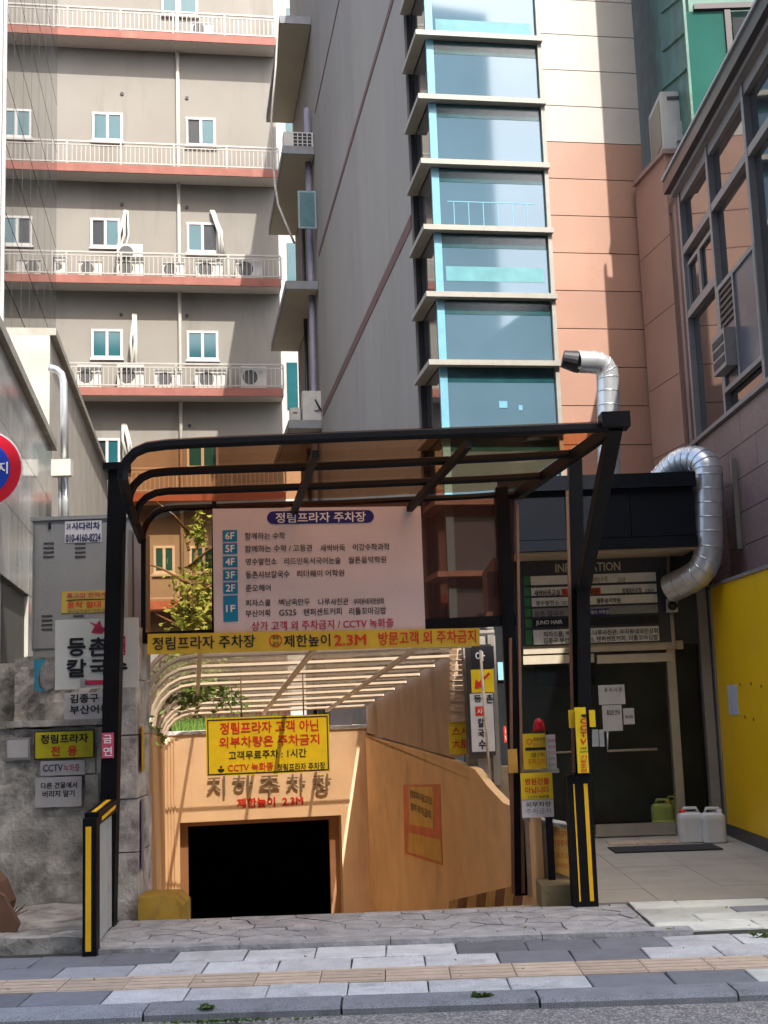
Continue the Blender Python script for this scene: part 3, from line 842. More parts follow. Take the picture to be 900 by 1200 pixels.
# diagonal seams on the green side face
PGS = Pl((GX, gY + .04, 0), Vector((15.92 - gY, -(gb_x - GX), 0)).normalized(), Vector((gb_x - GX, 15.92 - gY, 0)).normalized())
for a, c in ((778, 60), (777, 105), (776, 15)):
    p, q = hit(a, c, PGS), hit(806, c - 24, PGS)
    bar('seam', p + PGS.out * .01, q + PGS.out * .01, .05, m_greennet, bG2, ht=.02)

# ------------------------------------------------------------------ entrance: black fascia, board, doors
DY = 13.35
PD = PF(DY)
FY = 12.6
PFa = PF(FY)
ent = thing('entrance_front', (2.6, DY, 0), 'building entrance with black fascia box and dark glass doors', 'entrance')
fl, fr2 = gx(606, FY), hit(816, 620, PFa).x
zft, zfb = at(700, 557, FY).z, at(700, 644, FY).z
box('fascia_core', (fl, FY + .03, zfb), X * (fr2 - fl), Y * (DY - FY - .03), Z * (zft - zfb - .03), m_fascia, ent)
for i in range(3):
    wd = (fr2 - fl) / 3
    box('fascia_panel', (fl + i * wd + .004, FY, zfb + .12), X * (wd - .008), Y * .028, Z * (zft - zfb - .32), m_fascia, ent)
box('fascia_rail', (fl, FY - .03, zfb), X * (fr2 - fl), Y * .058, Z * .11, m_fascia, ent)
box('fascia_cap', (fl - .02, FY - .06, zft - .18), X * (fr2 - fl + .04), Y * (DY - FY + .2), Z * .16, m_fascia, ent) if False else box('fascia_cap', (fl - .02, FY - .05, zft - .15), X * (fr2 - fl + .04), Y * .078, Z * .15, m_fascia, ent)
for i in range(4): box('soffit_slat', (fl, FY + .02 + i * .17, zfb - .022), X * (fr2 - fl), Y * .15, Z * .018, m_beige, ent)
# wall behind board and above doors
dl, dr = gx(606, DY), WX
zh = at(700, 758, DY).z
# header bars (joint between panels)
box('transom_wall', (dl, DY + .02, zh), X * (dr - dl), Y * .1, Z * (zft - zh), m_board, ent)
plate('header_bar', PD, 613, 767, 800, 757, .05, m_beige, ent)
plate('header_bar', PD, 613, 779, 696, 769, .04, m_beige, ent)
plate('door_closer', PD, 699, 778, 788, 768, .05, m_beige, ent)
# doors
zd0 = .02; zd1 = at(740, 779, DY).z
xd = [gx(616, DY), gx(699, DY), gx(796, DY)]
for i in (0, 1):
    a, e = xd[i] + .01, xd[i + 1] - .02
    d = thing('tmp', (a, DY, 0), None, None) if False else None
    dd = box('door', (a, DY + .02, zd0 + .14), X * (e - a), Y * .015, Z * (zd1 - zd0 - .14), m_clear, ent)
    box('bottom_rail', (a, DY, zd0), X * (e - a), Y * .05, Z * .12, m_alu, dd)
    if i == 1:
        p, q = at(712, 880, DY - .06), at(770, 878, DY - .06)
        tube('door_handle', [at(712, 857, DY - .06), p, q], .014, m_alu, dd)
    else:
        tube('door_handle', [at(620, 884, DY - .06), at(672, 881, DY - .06)], .012, m_alu, dd)
# jamb + sidelight
box('jamb', (gx(796, DY), DY - .03, 0), X * .09, Y * .1, Z * (zh + .02), m_alu, ent)
sl_x0 = gx(796, DY) + .1
box('sidelight', (sl_x0, DY + .02, .1), X * (WX - .38 - sl_x0), Y * .02, Z * (zh - .1), m_clear, ent)
box('sidelight_rail', (sl_x0, DY - .0, 0), X * (WX - .38 - sl_x0), Y * .06, Z * .1, m_alu, ent)
box('jamb', (WX - .37, DY - .05, 0), X * .10, Y * .12, Z * (zh + .7), m_bfr, ent)
box('jamb', (WX - .255, DY - .12, 0), X * .07, Y * .2, Z * (zy + .05), m_alu, ent)
box('side_pier', (WX - .184, DY - .128, 0), X * .18, Y * .3, Z * (zy + .9), m_brown, ent)
# hall behind the doors
hall = thing('entrance_hall', (2.6, 14.5, 0), None, None); tag(hall, kind='structure')
m_hall = mat('dim hall finish', (.26, .24, .21), rough=.5, var=.3, scale=1.5)
box('hall_wall', (dl, 15.0, 0), X * (WX - dl), Y * .1, Z * 3.0, m_hall, hall)
box('hall_wall', (dl - .1, DY + .05, 0), X * .1, Y * 1.65, Z * 3.0, m_hall, hall)
box('hall_ceiling', (dl, DY + .13, 2.9), X * (WX - dl), Y * 1.86, Z * .08, m_hall, hall)
box('hall_panel', (gx(640, 14.8), 14.9, 1.6), X * .7, Y * .05, Z * .8, mat('hall panel', (.12, .13, .13)), hall)
# information board
PI = PF(DY - .02)
ib = thing('information_board', hit(700, 757, PI), 'dark INFORMATION directory board with white tenant strips above the glass doors', 'sign')
plate('board', PI, 611, 758, 790, 653, .05, m_board, ib)
m_goldl = flat('pale gold letter', (.60, .56, .44))
m_grn = flat('green floor tab', (.05, .22, .07))
m_gry = flat('grey strip', (.32, .31, .32))
m_strip = flat('white strip', (.86, .84, .81))
PI2 = PF(DY - .07)
print_px('INFORMATION', PI2, 651, 671, 727, 661, m_goldl, ib, off=0, th=.01)
strips = [(675.5, 686, m_strip), (689, 698.5, m_strip), (701, 711, m_strip), (713.5, 723, m_gry), (726, 735.5, m_ink), (738.5, 755.5, m_strip)]
for i, (a, c, mm) in enumerate(strips):
    xa = 622 + i * .7
    plate('name_strip', PI2, xa, c, 769 + i * .8, a, .012, mm, ib)
    plate('floor_tab', PI2, 614 + i * .5, c, 621 + i * .5, a, .012, m_grn, ib)
m_gtxt = flat('olive print', (.16, .24, .05)); m_dtxt = flat('dark grey print', (.10, .10, .11)); m_rbx = flat('orange red strip', (.62, .12, .05))
def ip(s, x0, y1, x1, y0, m=m_dtxt, o=.015): print_px(s, PI2, x0, y1 if y1 > y0 else y0, x1, min(y0, y1), m, ib, off=o, bold=.01)
print_px('함께하는수학', PI2, 688, 676.5, 712, 683, m_gtxt, ib, off=.014)
print_px('고등관', PI2, 723, 677, 733, 683, m_gtxt, ib, off=.014)
plate('name_strip', PI2, 658, 698, 704, 690, .014, m_rbx, ib)
print_px('새싹바둑교실', PI2, 626, 692, 656, 699, m_ink, ib, off=.016)
print_px('나.. 고등학원', PI2, 661, 691.5, 702, 697.5, m_ink, ib, off=.017)
print_px('함께하는수학', PI2, 729, 689.5, 752, 696, m_ink, ib, off=.016)
print_px('고등관', PI2, 755, 690.5, 766, 694.5, m_ink, ib, off=.016)
print_px('영수발전소', PI2, 628, 704.5, 655, 710, m_ink, ib, off=.016)
print_px('리드인', PI2, 659, 704.5, 668, 709.5, m_dtxt, ib, off=.016)
print_px('월튼음악학원', PI2, 699, 701.5, 727, 707.5, m_ink, ib, off=.016)
print_px('등촌 칼국수', PI2, 626, 716.5, 661, 723, m_dtxt, ib, off=.016)
plate('name_strip', PI2, 666, 723, 714, 714.5, .014, m_navy, ib)
print_px('리더웨이 어학원', PI2, 684, 715.5, 713, 720.5, m_wink, ib, off=.017)
print_px('JUNO HAIR', PI2, 628, 727.5, 659, 733.5, m_wink, ib, off=.016, bold=.03)
print_px('피자스쿨, 백남옥만두, 나루사진관, 우리동네국민상회', PI2, 637, 740.5, 771, 747, m_ink, ib, off=.016)
print_px('김종구 부산어묵, GS25, 텐퍼센트커피, 리틀꼬마김밥', PI2, 637, 748, 771, 754.5, m_ink, ib, off=.016)
# papers on the doors
PDf = PF(DY + .015)
for nm, bx, lab, tx in (('notice', (702, 826, 733, 803), 'white notice sheet taped high on the glass door', ('공 지 사 항', 708, 806, 729, 811)),
                ('notice', (707, 857, 730, 826.5), 'long white notice sheet below another on the glass door', ('출입문 안내', 711, 832, 726, 838)),
                ('notice', (731, 849, 744, 830), 'small white notice with two black lines on the glass door', ('당기세요', 733, 838, 742, 842)),
                ('notice', (692.5, 875, 702, 855), 'pale blue notice beside the door post', None),
                ('notice', (703, 875, 708.5, 855), 'narrow pinkish notice right of the pale blue one', None)):
    th_ = thing(nm, hit(bx[0], bx[1], PDf), lab, 'paper')
    plate('sheet', PDf, *bx[:2], *bx[2:], .004, m_whitep if 'blue' not in lab else flat('pale blue paper', (.5, .56, .62)), th_)
    if tx: print_px(tx[0], PDf, tx[1], tx[2], tx[3], tx[4], m_dtxt, th_, off=.006)
# paper on the yellow wall
PW2 = PS(3.46)
yw = thing('notice', hit(855, 840, PW2), 'pale blue notice sheet on the yellow wall', 'paper')
o = hit(866, 838, PW2); q = hit(855, 838, PW2)
box('sheet', Vector((3.455, o.y, o.z)), Y * (q.y - o.y), X * .007, Z * .30, flat('pale blue paper', (.5, .56, .62)), yw)
# mat and tactile strip in front of the doors
dm = box('door_mat', (gx(706, 12.8), 12.05, .004), X * 1.02, Y * .42, Z * .012, mat('dark rubber mat', (.035, .036, .04), rough=.9, bump=.5, bscale=150), None)
tag(dm, 'dark rubber doormat in front of the glass doors', 'doormat')
ts = thing('tactile_strip', (2.7, 12.9, 0), 'beige dotted tactile tiles between doormat and glass doors', 'tactile tiles')
for i in range(3):
    x0 = gx(712, 12.9) + i * .30
    b = MB().box((x0 + .003, 12.68, .004), X * .294, Y * .3, Z * .008)
    for a in range(6):
        for c in range(5): b.box((x0 + .025 + a * .047, 12.70 + c * .056, .012), X * .025, Y * .03, Z * .004)
    b.build('tactile_tile', m_tact, ts)
# canisters
def canister(px, py, y, col, lab, cap, wd=.30, h=.33):
    b0 = at(px, py, y); b0.z = .004 if y < 13.3 else .01
    t = thing('canister', b0, lab, 'canister', None)
    m = mat(col[0], col[1], rough=.35, var=.08, scale=6, bump=.05)
    prof = [(0, .88), (.03, 1), (.72, 1), (.82, .93), (.88, .7)]
    vs = []; fs = []; n = 16
    for (z, s) in prof:
        for k in range(n):
            a = 2 * math.pi * k / n
            ca, sa = math.cos(a), math.sin(a)
            rx = wd / 2 * s * (abs(ca) ** .5) * (1 if ca > 0 else -1); ry = wd * .36 * s * (abs(sa) ** .5) * (1 if sa > 0 else -1)
            vs.append(b0 + Vector((rx, ry, z * h)))
    for i in range(len(prof) - 1):
        for k in range(n): fs.append((i * n + k, i * n + (k + 1) % n, (i + 1) * n + (k + 1) % n, (i + 1) * n + k))
    fs.append(tuple(range(n))[::-1]); fs.append(tuple(range((len(prof) - 1) * n, len(prof) * n)))
    ob('body', vs, fs, m, t, smooth=False)
    tube('handle', [b0 + Vector((-.07, 0, h * .86)), b0 + Vector((-.06, 0, h * 1.0)), b0 + Vector((.06, 0, h * 1.0)), b0 + Vector((.08, 0, h * .86))], .016, m, t, n=6)
    tube('cap', [b0 + Vector((wd * .3 * cap[1], 0, h * .84)), b0 + Vector((wd * .3 * cap[1], 0, h * .97))], .03, cap[0], t, n=10)
wc = ('milky white plastic', (.62, .64, .66)); gc = ('translucent green plastic', (.85, .90, .25))
canister(811, 988, 12.75, wc, 'milky white canister with red cap, left of its twin by the yellow wall', (m_red, -1), wd=.26)
canister(837, 988, 12.65, wc, 'milky white plastic canister with white cap nearest the yellow wall', (m_white, 1), wd=.235)
canister(778, 972, 13.75, gc, 'yellow green canister behind the door glass, the nearer of two', (m_ysign, 1), wd=.24)
canister(792, 966, 14.1, gc, 'yellow green canister behind the door glass, the farther of two', (m_ysign, 1), wd=.22)

# ------------------------------------------------------------------ ducts
def duct(name, pts, r, lab, ring=.16):
    t = thing(name, pts[0], lab, 'duct')
    # resample the path, rounding the corners
    P_ = [Vector(p) for p in pts]; path = [P_[0]]
    for i in range(1, len(P_) - 1):
        a, b, c = P_[i - 1], P_[i], P_[i + 1]
        d1 = (a - b).normalized(); d2 = (c - b).normalized(); k = min(r * 1.9, (a - b).length * .48, (c - b).length * .48)
        s, e = b + d1 * k, b + d2 * k
        for j in range(5):
            u = j / 4; path.append(s * (1 - u) ** 2 + b * 2 * u * (1 - u) + e * u * u)
    path.append(P_[-1])
    # cut into segments, each slightly telescoped with a seam bead
    fine = [path[0]]
    for i in range(1, len(path)):
        L = (path[i] - path[i - 1]).length; n = max(1, round(L / ring))
        for j in range(n): fine.append(path[i - 1].lerp(path[i], (j + 1) / n))
    seg = []
    tube('duct_body', fine, r, m_duct, t, n=20, caps=False)
    for i in range(len(fine) - 1):
        d = (fine[i + 1] - fine[i]).normalized()
        if i: tube('seam', [fine[i] - d * .006, fine[i] + d * .006], r * 1.03, m_duct, t, n=18)
    return t, fine
DUY = 13.9
d1, f1 = duct('exhaust_duct', [at(716, 600, DUY), at(714, 560, DUY), at(712, 425, DUY), at(676, 424, DUY - .1)], .128, 'galvanised exhaust duct rising above the entrance and bending left to a dark open mouth')
mouth = f1[-1]
b = MB().tube([mouth - X * 0, mouth - X * .16 + Z * .04], [.128, .10], 18); b.build('mouth_shade', m_ink, d1)  # black taper: the shade inside the open mouth is put into its colour
dp2 = 12.95
d2, f2 = duct('exhaust_duct', [at(756, 590, dp2 + .3), at(776, 562, dp2 + .25), at(800, 538, dp2), at(830, 540, dp2 - .25), at(831, 668, dp2 - .25), at(785, 690, dp2 + .1)], .15,
              'large galvanised duct looping down the brown wall right of the black fascia')
sp = thing('bracket_plate', (WX, 12.7, 3.2), 'thin grey metal plate on the brown wall behind the looping duct', 'bracket')
box('bracket', (WX - .05, 12.75, at(853, 645, 12.9).z), Y * .05, X * .05, Z * (at(853, 540, 12.9).z - at(853, 645, 12.9).z), m_alu, sp)
# small camera with conduit
cc = thing('security_camera', at(785, 712, 13.2), 'small white security camera with black dome on a conduit beside the information board', 'security camera')
box('housing', at(781, 718, 13.22), X * .11, Y * -.06, Z * .14, m_white, cc)
oo = at(788, 710, 13.12); tube('lens_dome', [oo, oo - Y * .05, oo - Y * .08], [.05, .045, .02], m_ink, cc, n=12)
tube('conduit', [at(783, 652, 13.28), at(784, 706, 13.28)], .02, m_alu, cc)
tube('conduit', [at(787, 719, 13.28), at(790, 760, 13.28)], .022, m_beige, cc)
# ------------------------------------------------------------------ canopy over the ramp mouth
YL, YR = 9.45, 9.85          # back frame distance at its left and right ends
def zz(px, py, y): return at(px, py, y)
def arc_line(pts, yl, yr):
    xs = [p[0] for p in pts]; a, e = xs[0], xs[-1]
    out = []
    for px, py in pts:
        t = (px - a) / (e - a); out.append(at(px, py, yl + (yr - yl) * t))
    return out
arcs = [
    arc_line([(143, 556), (144, 545), (149, 534), (158, 524), (172, 518), (195, 515), (240, 512.5), (350, 508), (450, 504), (560, 500), (640, 497), (716, 494)], 7.8, 7.8),
    arc_line([(150, 588), (152, 574), (157, 563), (166, 554), (177, 549), (195, 547), (240, 545), (350, 541.5), (440, 538), (520, 534), (600, 530), (670, 526)], 8.4, 8.56),
    arc_line([(158, 611), (160, 596), (164, 585), (172, 577), (183, 572), (198, 570), (240, 569), (330, 566), (430, 562), (500, 559), (570, 556), (634, 552)], 9.0, 9.2),
    arc_line([(166, 632), (168, 618), (173, 606), (181, 597), (190, 592), (205, 590), (250, 588.5), (320, 586), (400, 584), (480, 580), (550, 577), (606, 573)], 9.5, 9.85)]
can = thing('parking_canopy', (0, 9.4, 0), 'black steel canopy with orange brown acrylic roof over the garage ramp mouth', 'canopy')
for i, a in enumerate(arcs):
    tube('purlin', [p - Z * .035 for p in a], [.036, .032, .030, .026][i], m_black, can, n=6, smooth=False)
for i in range(3):   # roof sheets between the purlins
    a, c = arcs[i], arcs[i + 1]; n = len(a)
    ins = .0
    vs = [p + Z * .004 for p in a] + [p + Z * .004 for p in c]
    fs = []
    for k in range(n - 1):
        fs.append((k, n + k, n + k + 1, k + 1))
    ob('roof_sheet', vs[:2 * n], fs, m_acryl, can)
# eave beams along the depth
tube('eave_beam', [a[0] for a in arcs], .038, m_black, can, n=6, smooth=False)
bar('side_beam', arcs[0][-1] - Z * .05, arcs[3][-1] - Z * .05, .05, m_black, can, ht=.08)
# rafters
for pts in (((369, 514), (356, 541), (350, 566), (343, 589)), ((548, 503), (524, 535), (502, 559), (479, 582))):
    yy = [7.8, 8.48, 9.1, 9.66]
    p = [at(a, c, y_) - Z * .10 for (a, c), y_ in zip(pts, yy)]
    bar('rafter', p[0], p[-1], .045, m_black, can, ht=.05)
# posts
PLp = at(126, 1090, 8.92); PLp.z = 0
ptop = at(138, 552, 8.92)
pbL = at(125.5, 1092, 8.92); pbL.z = 0
bar('post', pbL, ptop, .115, m_black, can, up=Y)
box('post_cap', Vector((ptop.x - .09, 8.83, ptop.z)), X * .17, Y * .18, Z * .05, m_black, can)
pr = at(684, 1062, 9.15); pr.z = 0
prt = at(673, 528, 9.15)
bar('post', pr, prt, .10, m_black, can, up=Y)
# diagonal brace up to the front corner
bk = at(682, 688, 9.08); fc = arcs[0][-1] - Z * .03 + X * .02
bar('brace', at(686, 906, 9.05), bk - Y * .03, .09, m_black, can, up=Y)
bar('brace', bk - Z * .03, fc, .092, m_black, can)
box('corner_cap', fc - X * .09 - Y * .08 + Z * -.02, X * .18, Y * .16, Z * .1, m_black, can)
m_dull = flat('brown steel and painted reflection', (.22, .12, .08), rough=.5)
bar('post_reflection', at(672.5, 905, 9.08), at(664.5, 575, 9.08), .02, m_dull, can, up=Y)  # brown strip paints the reflection along the post's left side
# back frame: posts, beams, mullions
PBk = Pl((at(165, 700, YL)), (at(609, 700, YR) - at(165, 700, YL)).cross(Z).normalized(), Vector((at(609, 700, YR).x - at(165, 700, YL).x, YR - YL, 0)).normalized())
qr = hit(610, 1036, PBk); qrt = hit(609, 572, PBk)
bar('post', (qr.x, qr.y, 0), (qr.x, qr.y, qrt.z), .10, m_black, can)
b1, b2 = hit(166, 748, PBk), hit(604, 727, PBk)
bar('lower_beam', b1, b2, .05, m_black, can, ht=.085)
ql, qlt = hit(168, 748, PBk), hit(168, 626, PBk)
bar('mullion', ql, qlt, .035, m_black, can)
for a in (251, 492): bar('mullion', hit(a, 744, PBk), hit(a, 588, PBk), .035, m_black, can)
# see-through panels
def pane(x0, x1, yb0, yb1, yt0, yt1, m_):
    prism('side_panel', [hit(x0, yb0, PBk), hit(x1, yb1, PBk), hit(x1, yt1, PBk), hit(x0, yt0, PBk)], V * .004, m_, can)
pane(169, 249, 744, 740, 612, 592, m_acryl3)
pane(494, 603, 733, 728, 584, 578, m_acryl2)
pane(253, 490, 740, 733, 592, 585, m_acryl2)

# ------------------------------------------------------------------ parking sign board
PSB = Pl(PBk.p + PBk.out * .06, PBk.n, PBk.ex)
sb = thing('parking_signboard', hit(375, 742, PSB), 'large pale board listing the plaza tenants by floor under the canopy', 'sign')
plate('board', PSB, 251, 744, 498, 597, .03, m_board2, sb)
def sp_(s, x0, y1, x1, y0, m, bold=.015, o=.034): print_px(s, PSB, x0, max(y0, y1), x1, min(y0, y1), m, sb, off=o, bold=bold)
# title pill
o, a, h = rect(PSB, 313, 615, 438, 600)
cz = o + Z * h.z / 2 + PSB.out * .031; rp = h.z / 2; ex = PSB.ex
pill = [cz + ex * rp + (ex * math.cos(R(90 + 18 * k)) + Z * math.sin(R(90 + 18 * k))) * rp for k in range(11)] + \
       [cz + ex * (a.length - rp) + (ex * math.cos(R(-90 + 18 * k)) + Z * math.sin(R(-90 + 18 * k))) * rp for k in range(11)]
prism('title_pill', pill, PSB.out * .003, m_navy, sb)
sp_('정림프라자 주차장', 323, 613.5, 428, 602, m_wink, .03, .037)
for i, (y0, y1, s) in enumerate(((622, 635.5, '6F'), (637.5, 650, '5F'), (652.5, 665.5, '4F'), (668, 681, '3F'), (683, 696.5, '2F'), (698.5, 729, '1F'))):
    plate('floor_tab', PSB, 261 + i * .2, y1, 278 + i * .2, y0, .004, m_blue, sb, off=.03)
    ym = (y0 + y1) / 2
    sp_(s, 264 + i * .2, ym + 4, 274.5 + i * .2, ym - 4, m_wink, .03, .037)
for s, x0, y0, x1, y1 in (('함께하는 수학', 287, 625, 334, 633), ('함께하는 수학 / 고등관', 287, 640, 366, 648), ('새싹바둑', 375, 639, 404, 647), ('이강수학과학', 413, 638, 456, 646),
                          ('영수발전소', 288, 655, 324, 663), ('리드인독서국어논술', 333, 654.5, 399, 662.5), ('월튼음악학원', 408, 653, 452, 661),
                          ('등촌샤브칼국수', 288, 670, 339, 678.5), ('리더웨이 어학원', 348, 669, 403, 677), ('준오헤어', 288, 686, 317, 694),
                          ('피자스쿨', 288, 703.5, 317, 711), ('백남옥만두', 327, 702.5, 363, 710.5), ('나루사진관', 373, 702, 408, 710), ('부산어묵', 288, 715.5, 317, 723.5),
                          ('GS25', 327, 715, 347, 722), ('텐퍼센트커피', 356, 713.5, 400, 722), ('리틀꼬마김밥', 409, 712.5, 452, 721)):
    sp_(s, x0, y1, x1, y0, m_ink, .012)
sp_('우리동네국민상회', 414, 709, 449, 702, m_gtxt if False else m_dtxt, .03)
sp_('상가 고객 외 주차금지 / CCTV 녹화중', 295, 739.5, 461, 729, m_mag, .015)

# ------------------------------------------------------------------ banner strip
PBn = Pl(PBk.p + PBk.out * .12, PBk.n, PBk.ex)
bn = thing('banner', hit(370, 765, PBn), 'long narrow yellow banner with black and red lettering under the signboard', 'banner')
n0, n1 = hit(173, 767, PBn), hit(562, 757, PBn); t0, t1 = hit(173, 743, PBn), hit(562, 736, PBn)
m_ban = mat('yellow banner fabric', (.62, .45, .04), rough=.7, var=.1, scale=3, bump=.1)
prism('fabric', [n0, n1, t1, t0], PBn.out * .006, m_ban, bn)
def bp_(s, x0, x1, yt, yb, m, bold=.02): print_px(s, PBn, x0, yb, x1, yt, m, bn, off=.009, bold=bold)
bp_('정림프라자 주차장', 179, 299, 747, 762, m_ink)
bp_('제한높이', 333, 387, 744.5, 758.5, m_ink)
bp_('2.3M', 392, 429, 744.5, 756.5, m_red, .03)
bp_('방문고객 외 주차금지', 444, 558, 741, 756, m_red)
o = hit(323, 751, PBn) + PBn.out * .008
ring = [o + (PBn.ex * math.cos(R(k * 15)) + Z * math.sin(R(k * 15))) * .045 for k in range(24)]
b = MB(); 
for k in range(24): b.bar(ring[k], ring[(k + 1) % 24], .008, .004, up=PBn.out)
b.build('round_emblem', m_red, bn)
bp_('주차', 319.5, 326.5, 745.5, 750.5, m_ink); bp_('금지', 319.5, 326.5, 752, 757, m_ink)

# ------------------------------------------------------------------ tunnel roof stepping down over the ramp
tun = thing('ramp_tunnel_roof', (-.9, 13.5, 1.2), 'low curved tunnel roof of pale steel hoops and tinted sheets running down over the ramp', 'canopy')
m_hoop = flat('sandy painted steel', (.80, .72, .62), rough=.45)
hoops = []
NH = 10
for i in range(NH):
    y = 9.98 + i * .87
    zt = 2.02 - .078 * (y - 9.9)
    L = onleft(y); Rr = onright(min(18.5, y + .45))
    dL = Vector((Rr.x - L.x, Rr.y - L.y, 0)); W = dL.length; e = dL.normalized()
    r_ = .42
    lx = -.02
    pts = [L + e * lx + Z * (zt - r_ - .02)]
    pts += [L + e * (lx + r_ - r_ * math.cos(R(a))) + Z * (zt - r_ + r_ * math.sin(R(a))) for a in (0, 18, 36, 54, 72, 90)]
    pts.append(L + e * W * .55 + Z * (zt + .01)); pts.append(L + e * (W - .02) + Z * (zt + .03))
    hoops.append(pts)
    tube('hoop', pts, .022, m_hoop, tun, n=6, smooth=False)
for i in range(NH - 1):
    a, c = hoops[i], hoops[i + 1]; n = len(a)
    vs = [p + Z * .034 for p in a] + [p + Z * .034 for p in c]
    ob('roof_sheet', vs, [(k, n + k, n + k + 1, k + 1) for k in range(n - 1)], m_tun if False else MATS.get('tunnel sheet') or sheet_mat('tunnel sheet', (1, .86, .70), (.045, .028, .024), .66, .2), tun)
for k, off in ((0.16, 0), (.48, 0), (.80, 0)):
    p = []
    for hp in (hoops[0], hoops[-1]):
        s, e_ = hp[6], hp[-1]; p.append(s.lerp(e_, (k - .13) / .87 if k > .2 else .02) - Z * .05)
    bar('runner', p[0], p[1], .04, m_hoop, tun, ht=.035)
# structure above the far end, right
dw = thing('roof_end_window', hit(404, 857, PE), 'dark framed window above the ramp end wall, right of the grass', 'window')
o, a, h = rect(PR(RD.x, RD.y + .12), 388, 858, 413, 832)
box('frame', o + Z * .06, a, V * .1, h - Z * .03, m_bfd, dw)

# hanging yellow sign
PHg = PR(*at(242, 900, 13.0).xy)
hs = thing('hanging_sign', hit(315, 909, PHg), 'bright yellow sign with red Korean warning hanging under the tunnel roof', 'sign')
plate('board', PHg, 242, 910, 387, 842, .02, m_ysign, hs)
o, a, h = rect(PHg, 243.5, 908.5, 385.5, 843.5)
oo = o + PHg.out * .021
t = .012
fm = MB(); ex = a.normalized()
fm.box(oo, a, PHg.out * .003, Z * t).box(oo + h - Z * t, a, PHg.out * .003, Z * t).box(oo + Z * t, ex * t, PHg.out * .003, h - Z * 2 * t).box(oo + a - ex * t + Z * t, ex * t, PHg.out * .003, h - Z * 2 * t)
fm.build('border_line', m_ink, hs)
def hp_(s, x0, x1, y0, y1, m, b=.02): print_px(s, PHg, x0, y1, x1, y0, m, hs, off=.024, bold=b)
hp_('정림프라자 고객 아닌', 258, 373, 847, 860.5, m_red, .03)
hp_('외부차량은 주차금지', 257, 374, 864, 876.5, m_red, .03)
hp_('고객무료주차 : 1시간', 268, 359, 880.5, 890.5, m_ink)
hp_('CCTV 녹화중', 267, 320, 895, 904.5, m_red, .02)
hp_('정림프라자 주차장', 325, 381, 895, 904, m_ink, .012)
o = hit(259, 901, PHg) + PHg.out * .022
MB().prism([o + (PHg.ex * math.cos(R(k)) + Z * math.sin(R(k))) * .035 for k in range(180, 361, 20)], PHg.out * .003).build('camera_symbol', m_ink, hs)
MB().prism([o + Z * .02 + (PHg.ex * math.cos(R(k)) + Z * math.sin(R(k))) * .012 for k in range(0, 360, 40)], PHg.out * .003).build('camera_symbol', m_ink, hs)
for a in (283, 356):
    p = hit(a, 842, PHg); tube('hanger_wire', [p, Vector((p.x, p.y, 1.84))], .008, m_dull, hs, n=5)
# raised metal letters and red height limit on the end wall
PEo = Pl(PE.p, PE.n, PE.ex)
wl2 = thing('wall_lettering', hit(320, 935, PE), 'grey raised metal Korean letters over the garage opening', 'lettering')
m_let = flat('dull metal letter', (.22, .17, .11), rough=.5)
for s, x0, x1, y0, y1 in (('지', 243, 264, 909, 933), ('하', 273, 296, 908, 931), ('주', 304, 328, 909, 932), ('차', 336, 358, 907, 929), ('장', 367, 388, 907, 930)):
    print_px(s, PE, x0, y1, x1, y0, m_let, wl2, off=.035, bold=.02, th=.03)
wl3 = thing('wall_lettering', hit(320, 945, PE), 'small red painted height limit text below the metal letters', 'lettering')
print_px('제한높이  2.3M', PE, 278, 947, 355, 936, m_red, wl3, off=.004, bold=.06, th=.003)

# ramp wall notices and kerbs
qn = thing('wall_poster', hit(497, 1010, PRW), 'weathered orange framed poster with yellow panels on the right ramp wall', 'poster')
polyplate('backing', PRW, [(473, 920), (516, 919), (519, 1014), (475, 1000)], .008, mat('faded orange poster', (.75, .22, .10), rough=.6, var=.15), qn)
m_fy = mat('faded yellow poster', (.80, .50, .12), rough=.6, var=.12, dirt=(.6, .33, .12), dsc=6)
polyplate('upper_panel', PRW, [(480, 922), (508, 922), (509, 971), (481, 966)], .004, m_fy, qn, off=.009)
polyplate('lower_panel', PRW, [(480, 976), (517, 984), (519, 1011), (479, 998)], .004, m_fy, qn, off=.009)
print_px('정림프라자 이용고객 외', PRW, 482, 934, 507, 925, m_ink, qn, off=.015, bold=.02)
print_px('필히 주차금지', PRW, 483, 949, 506, 940, m_ink, qn, off=.015, bold=.02)
kb = thing('corner_kerb', (-1.62, 9.3, 0), 'low mustard painted concrete kerb at the left foot of the ramp mouth', 'kerb')
k0 = at(163, 1085, 9.2); k1 = at(214, 1082, 9.2)
prism('kerb_block', [Vector((k0.x, 9.16, -.05)), Vector((k1.x, 9.22, -.05)), Vector((k1.x, 9.22, .10)), Vector((k1.x - .06, 9.22, .165)), Vector((k0.x, 9.16, .175))], Y * .35, mat('mustard paint', (.36, .23, .03), rough=.8, var=.15, dirt=(.16, .12, .05), dsc=6, dth=.5), kb)
kw = thing('low_wall', (1.25, 9.55, 0), 'short beige plastered wall beside the right canopy post', 'wall')
PK = PF(9.45)
w0 = at(621, 1040, 9.6); w1 = at(673, 1040, 9.45)
m_plas = mat('worn beige plaster', (.42, .33, .24), rough=.85, var=.15, scale=4, dirt=(.18, .15, .12), dsc=4, dth=.5, bump=.4, bscale=20)
prism('wall_body', [Vector((w0.x, 9.72, 0)), Vector((w1.x, 9.5, 0)), Vector((w1.x, 9.5, at(673, 972, 9.5).z)), Vector((w0.x, 9.72, at(621, 962, 9.7).z))], Y * .25, m_plas, kw)
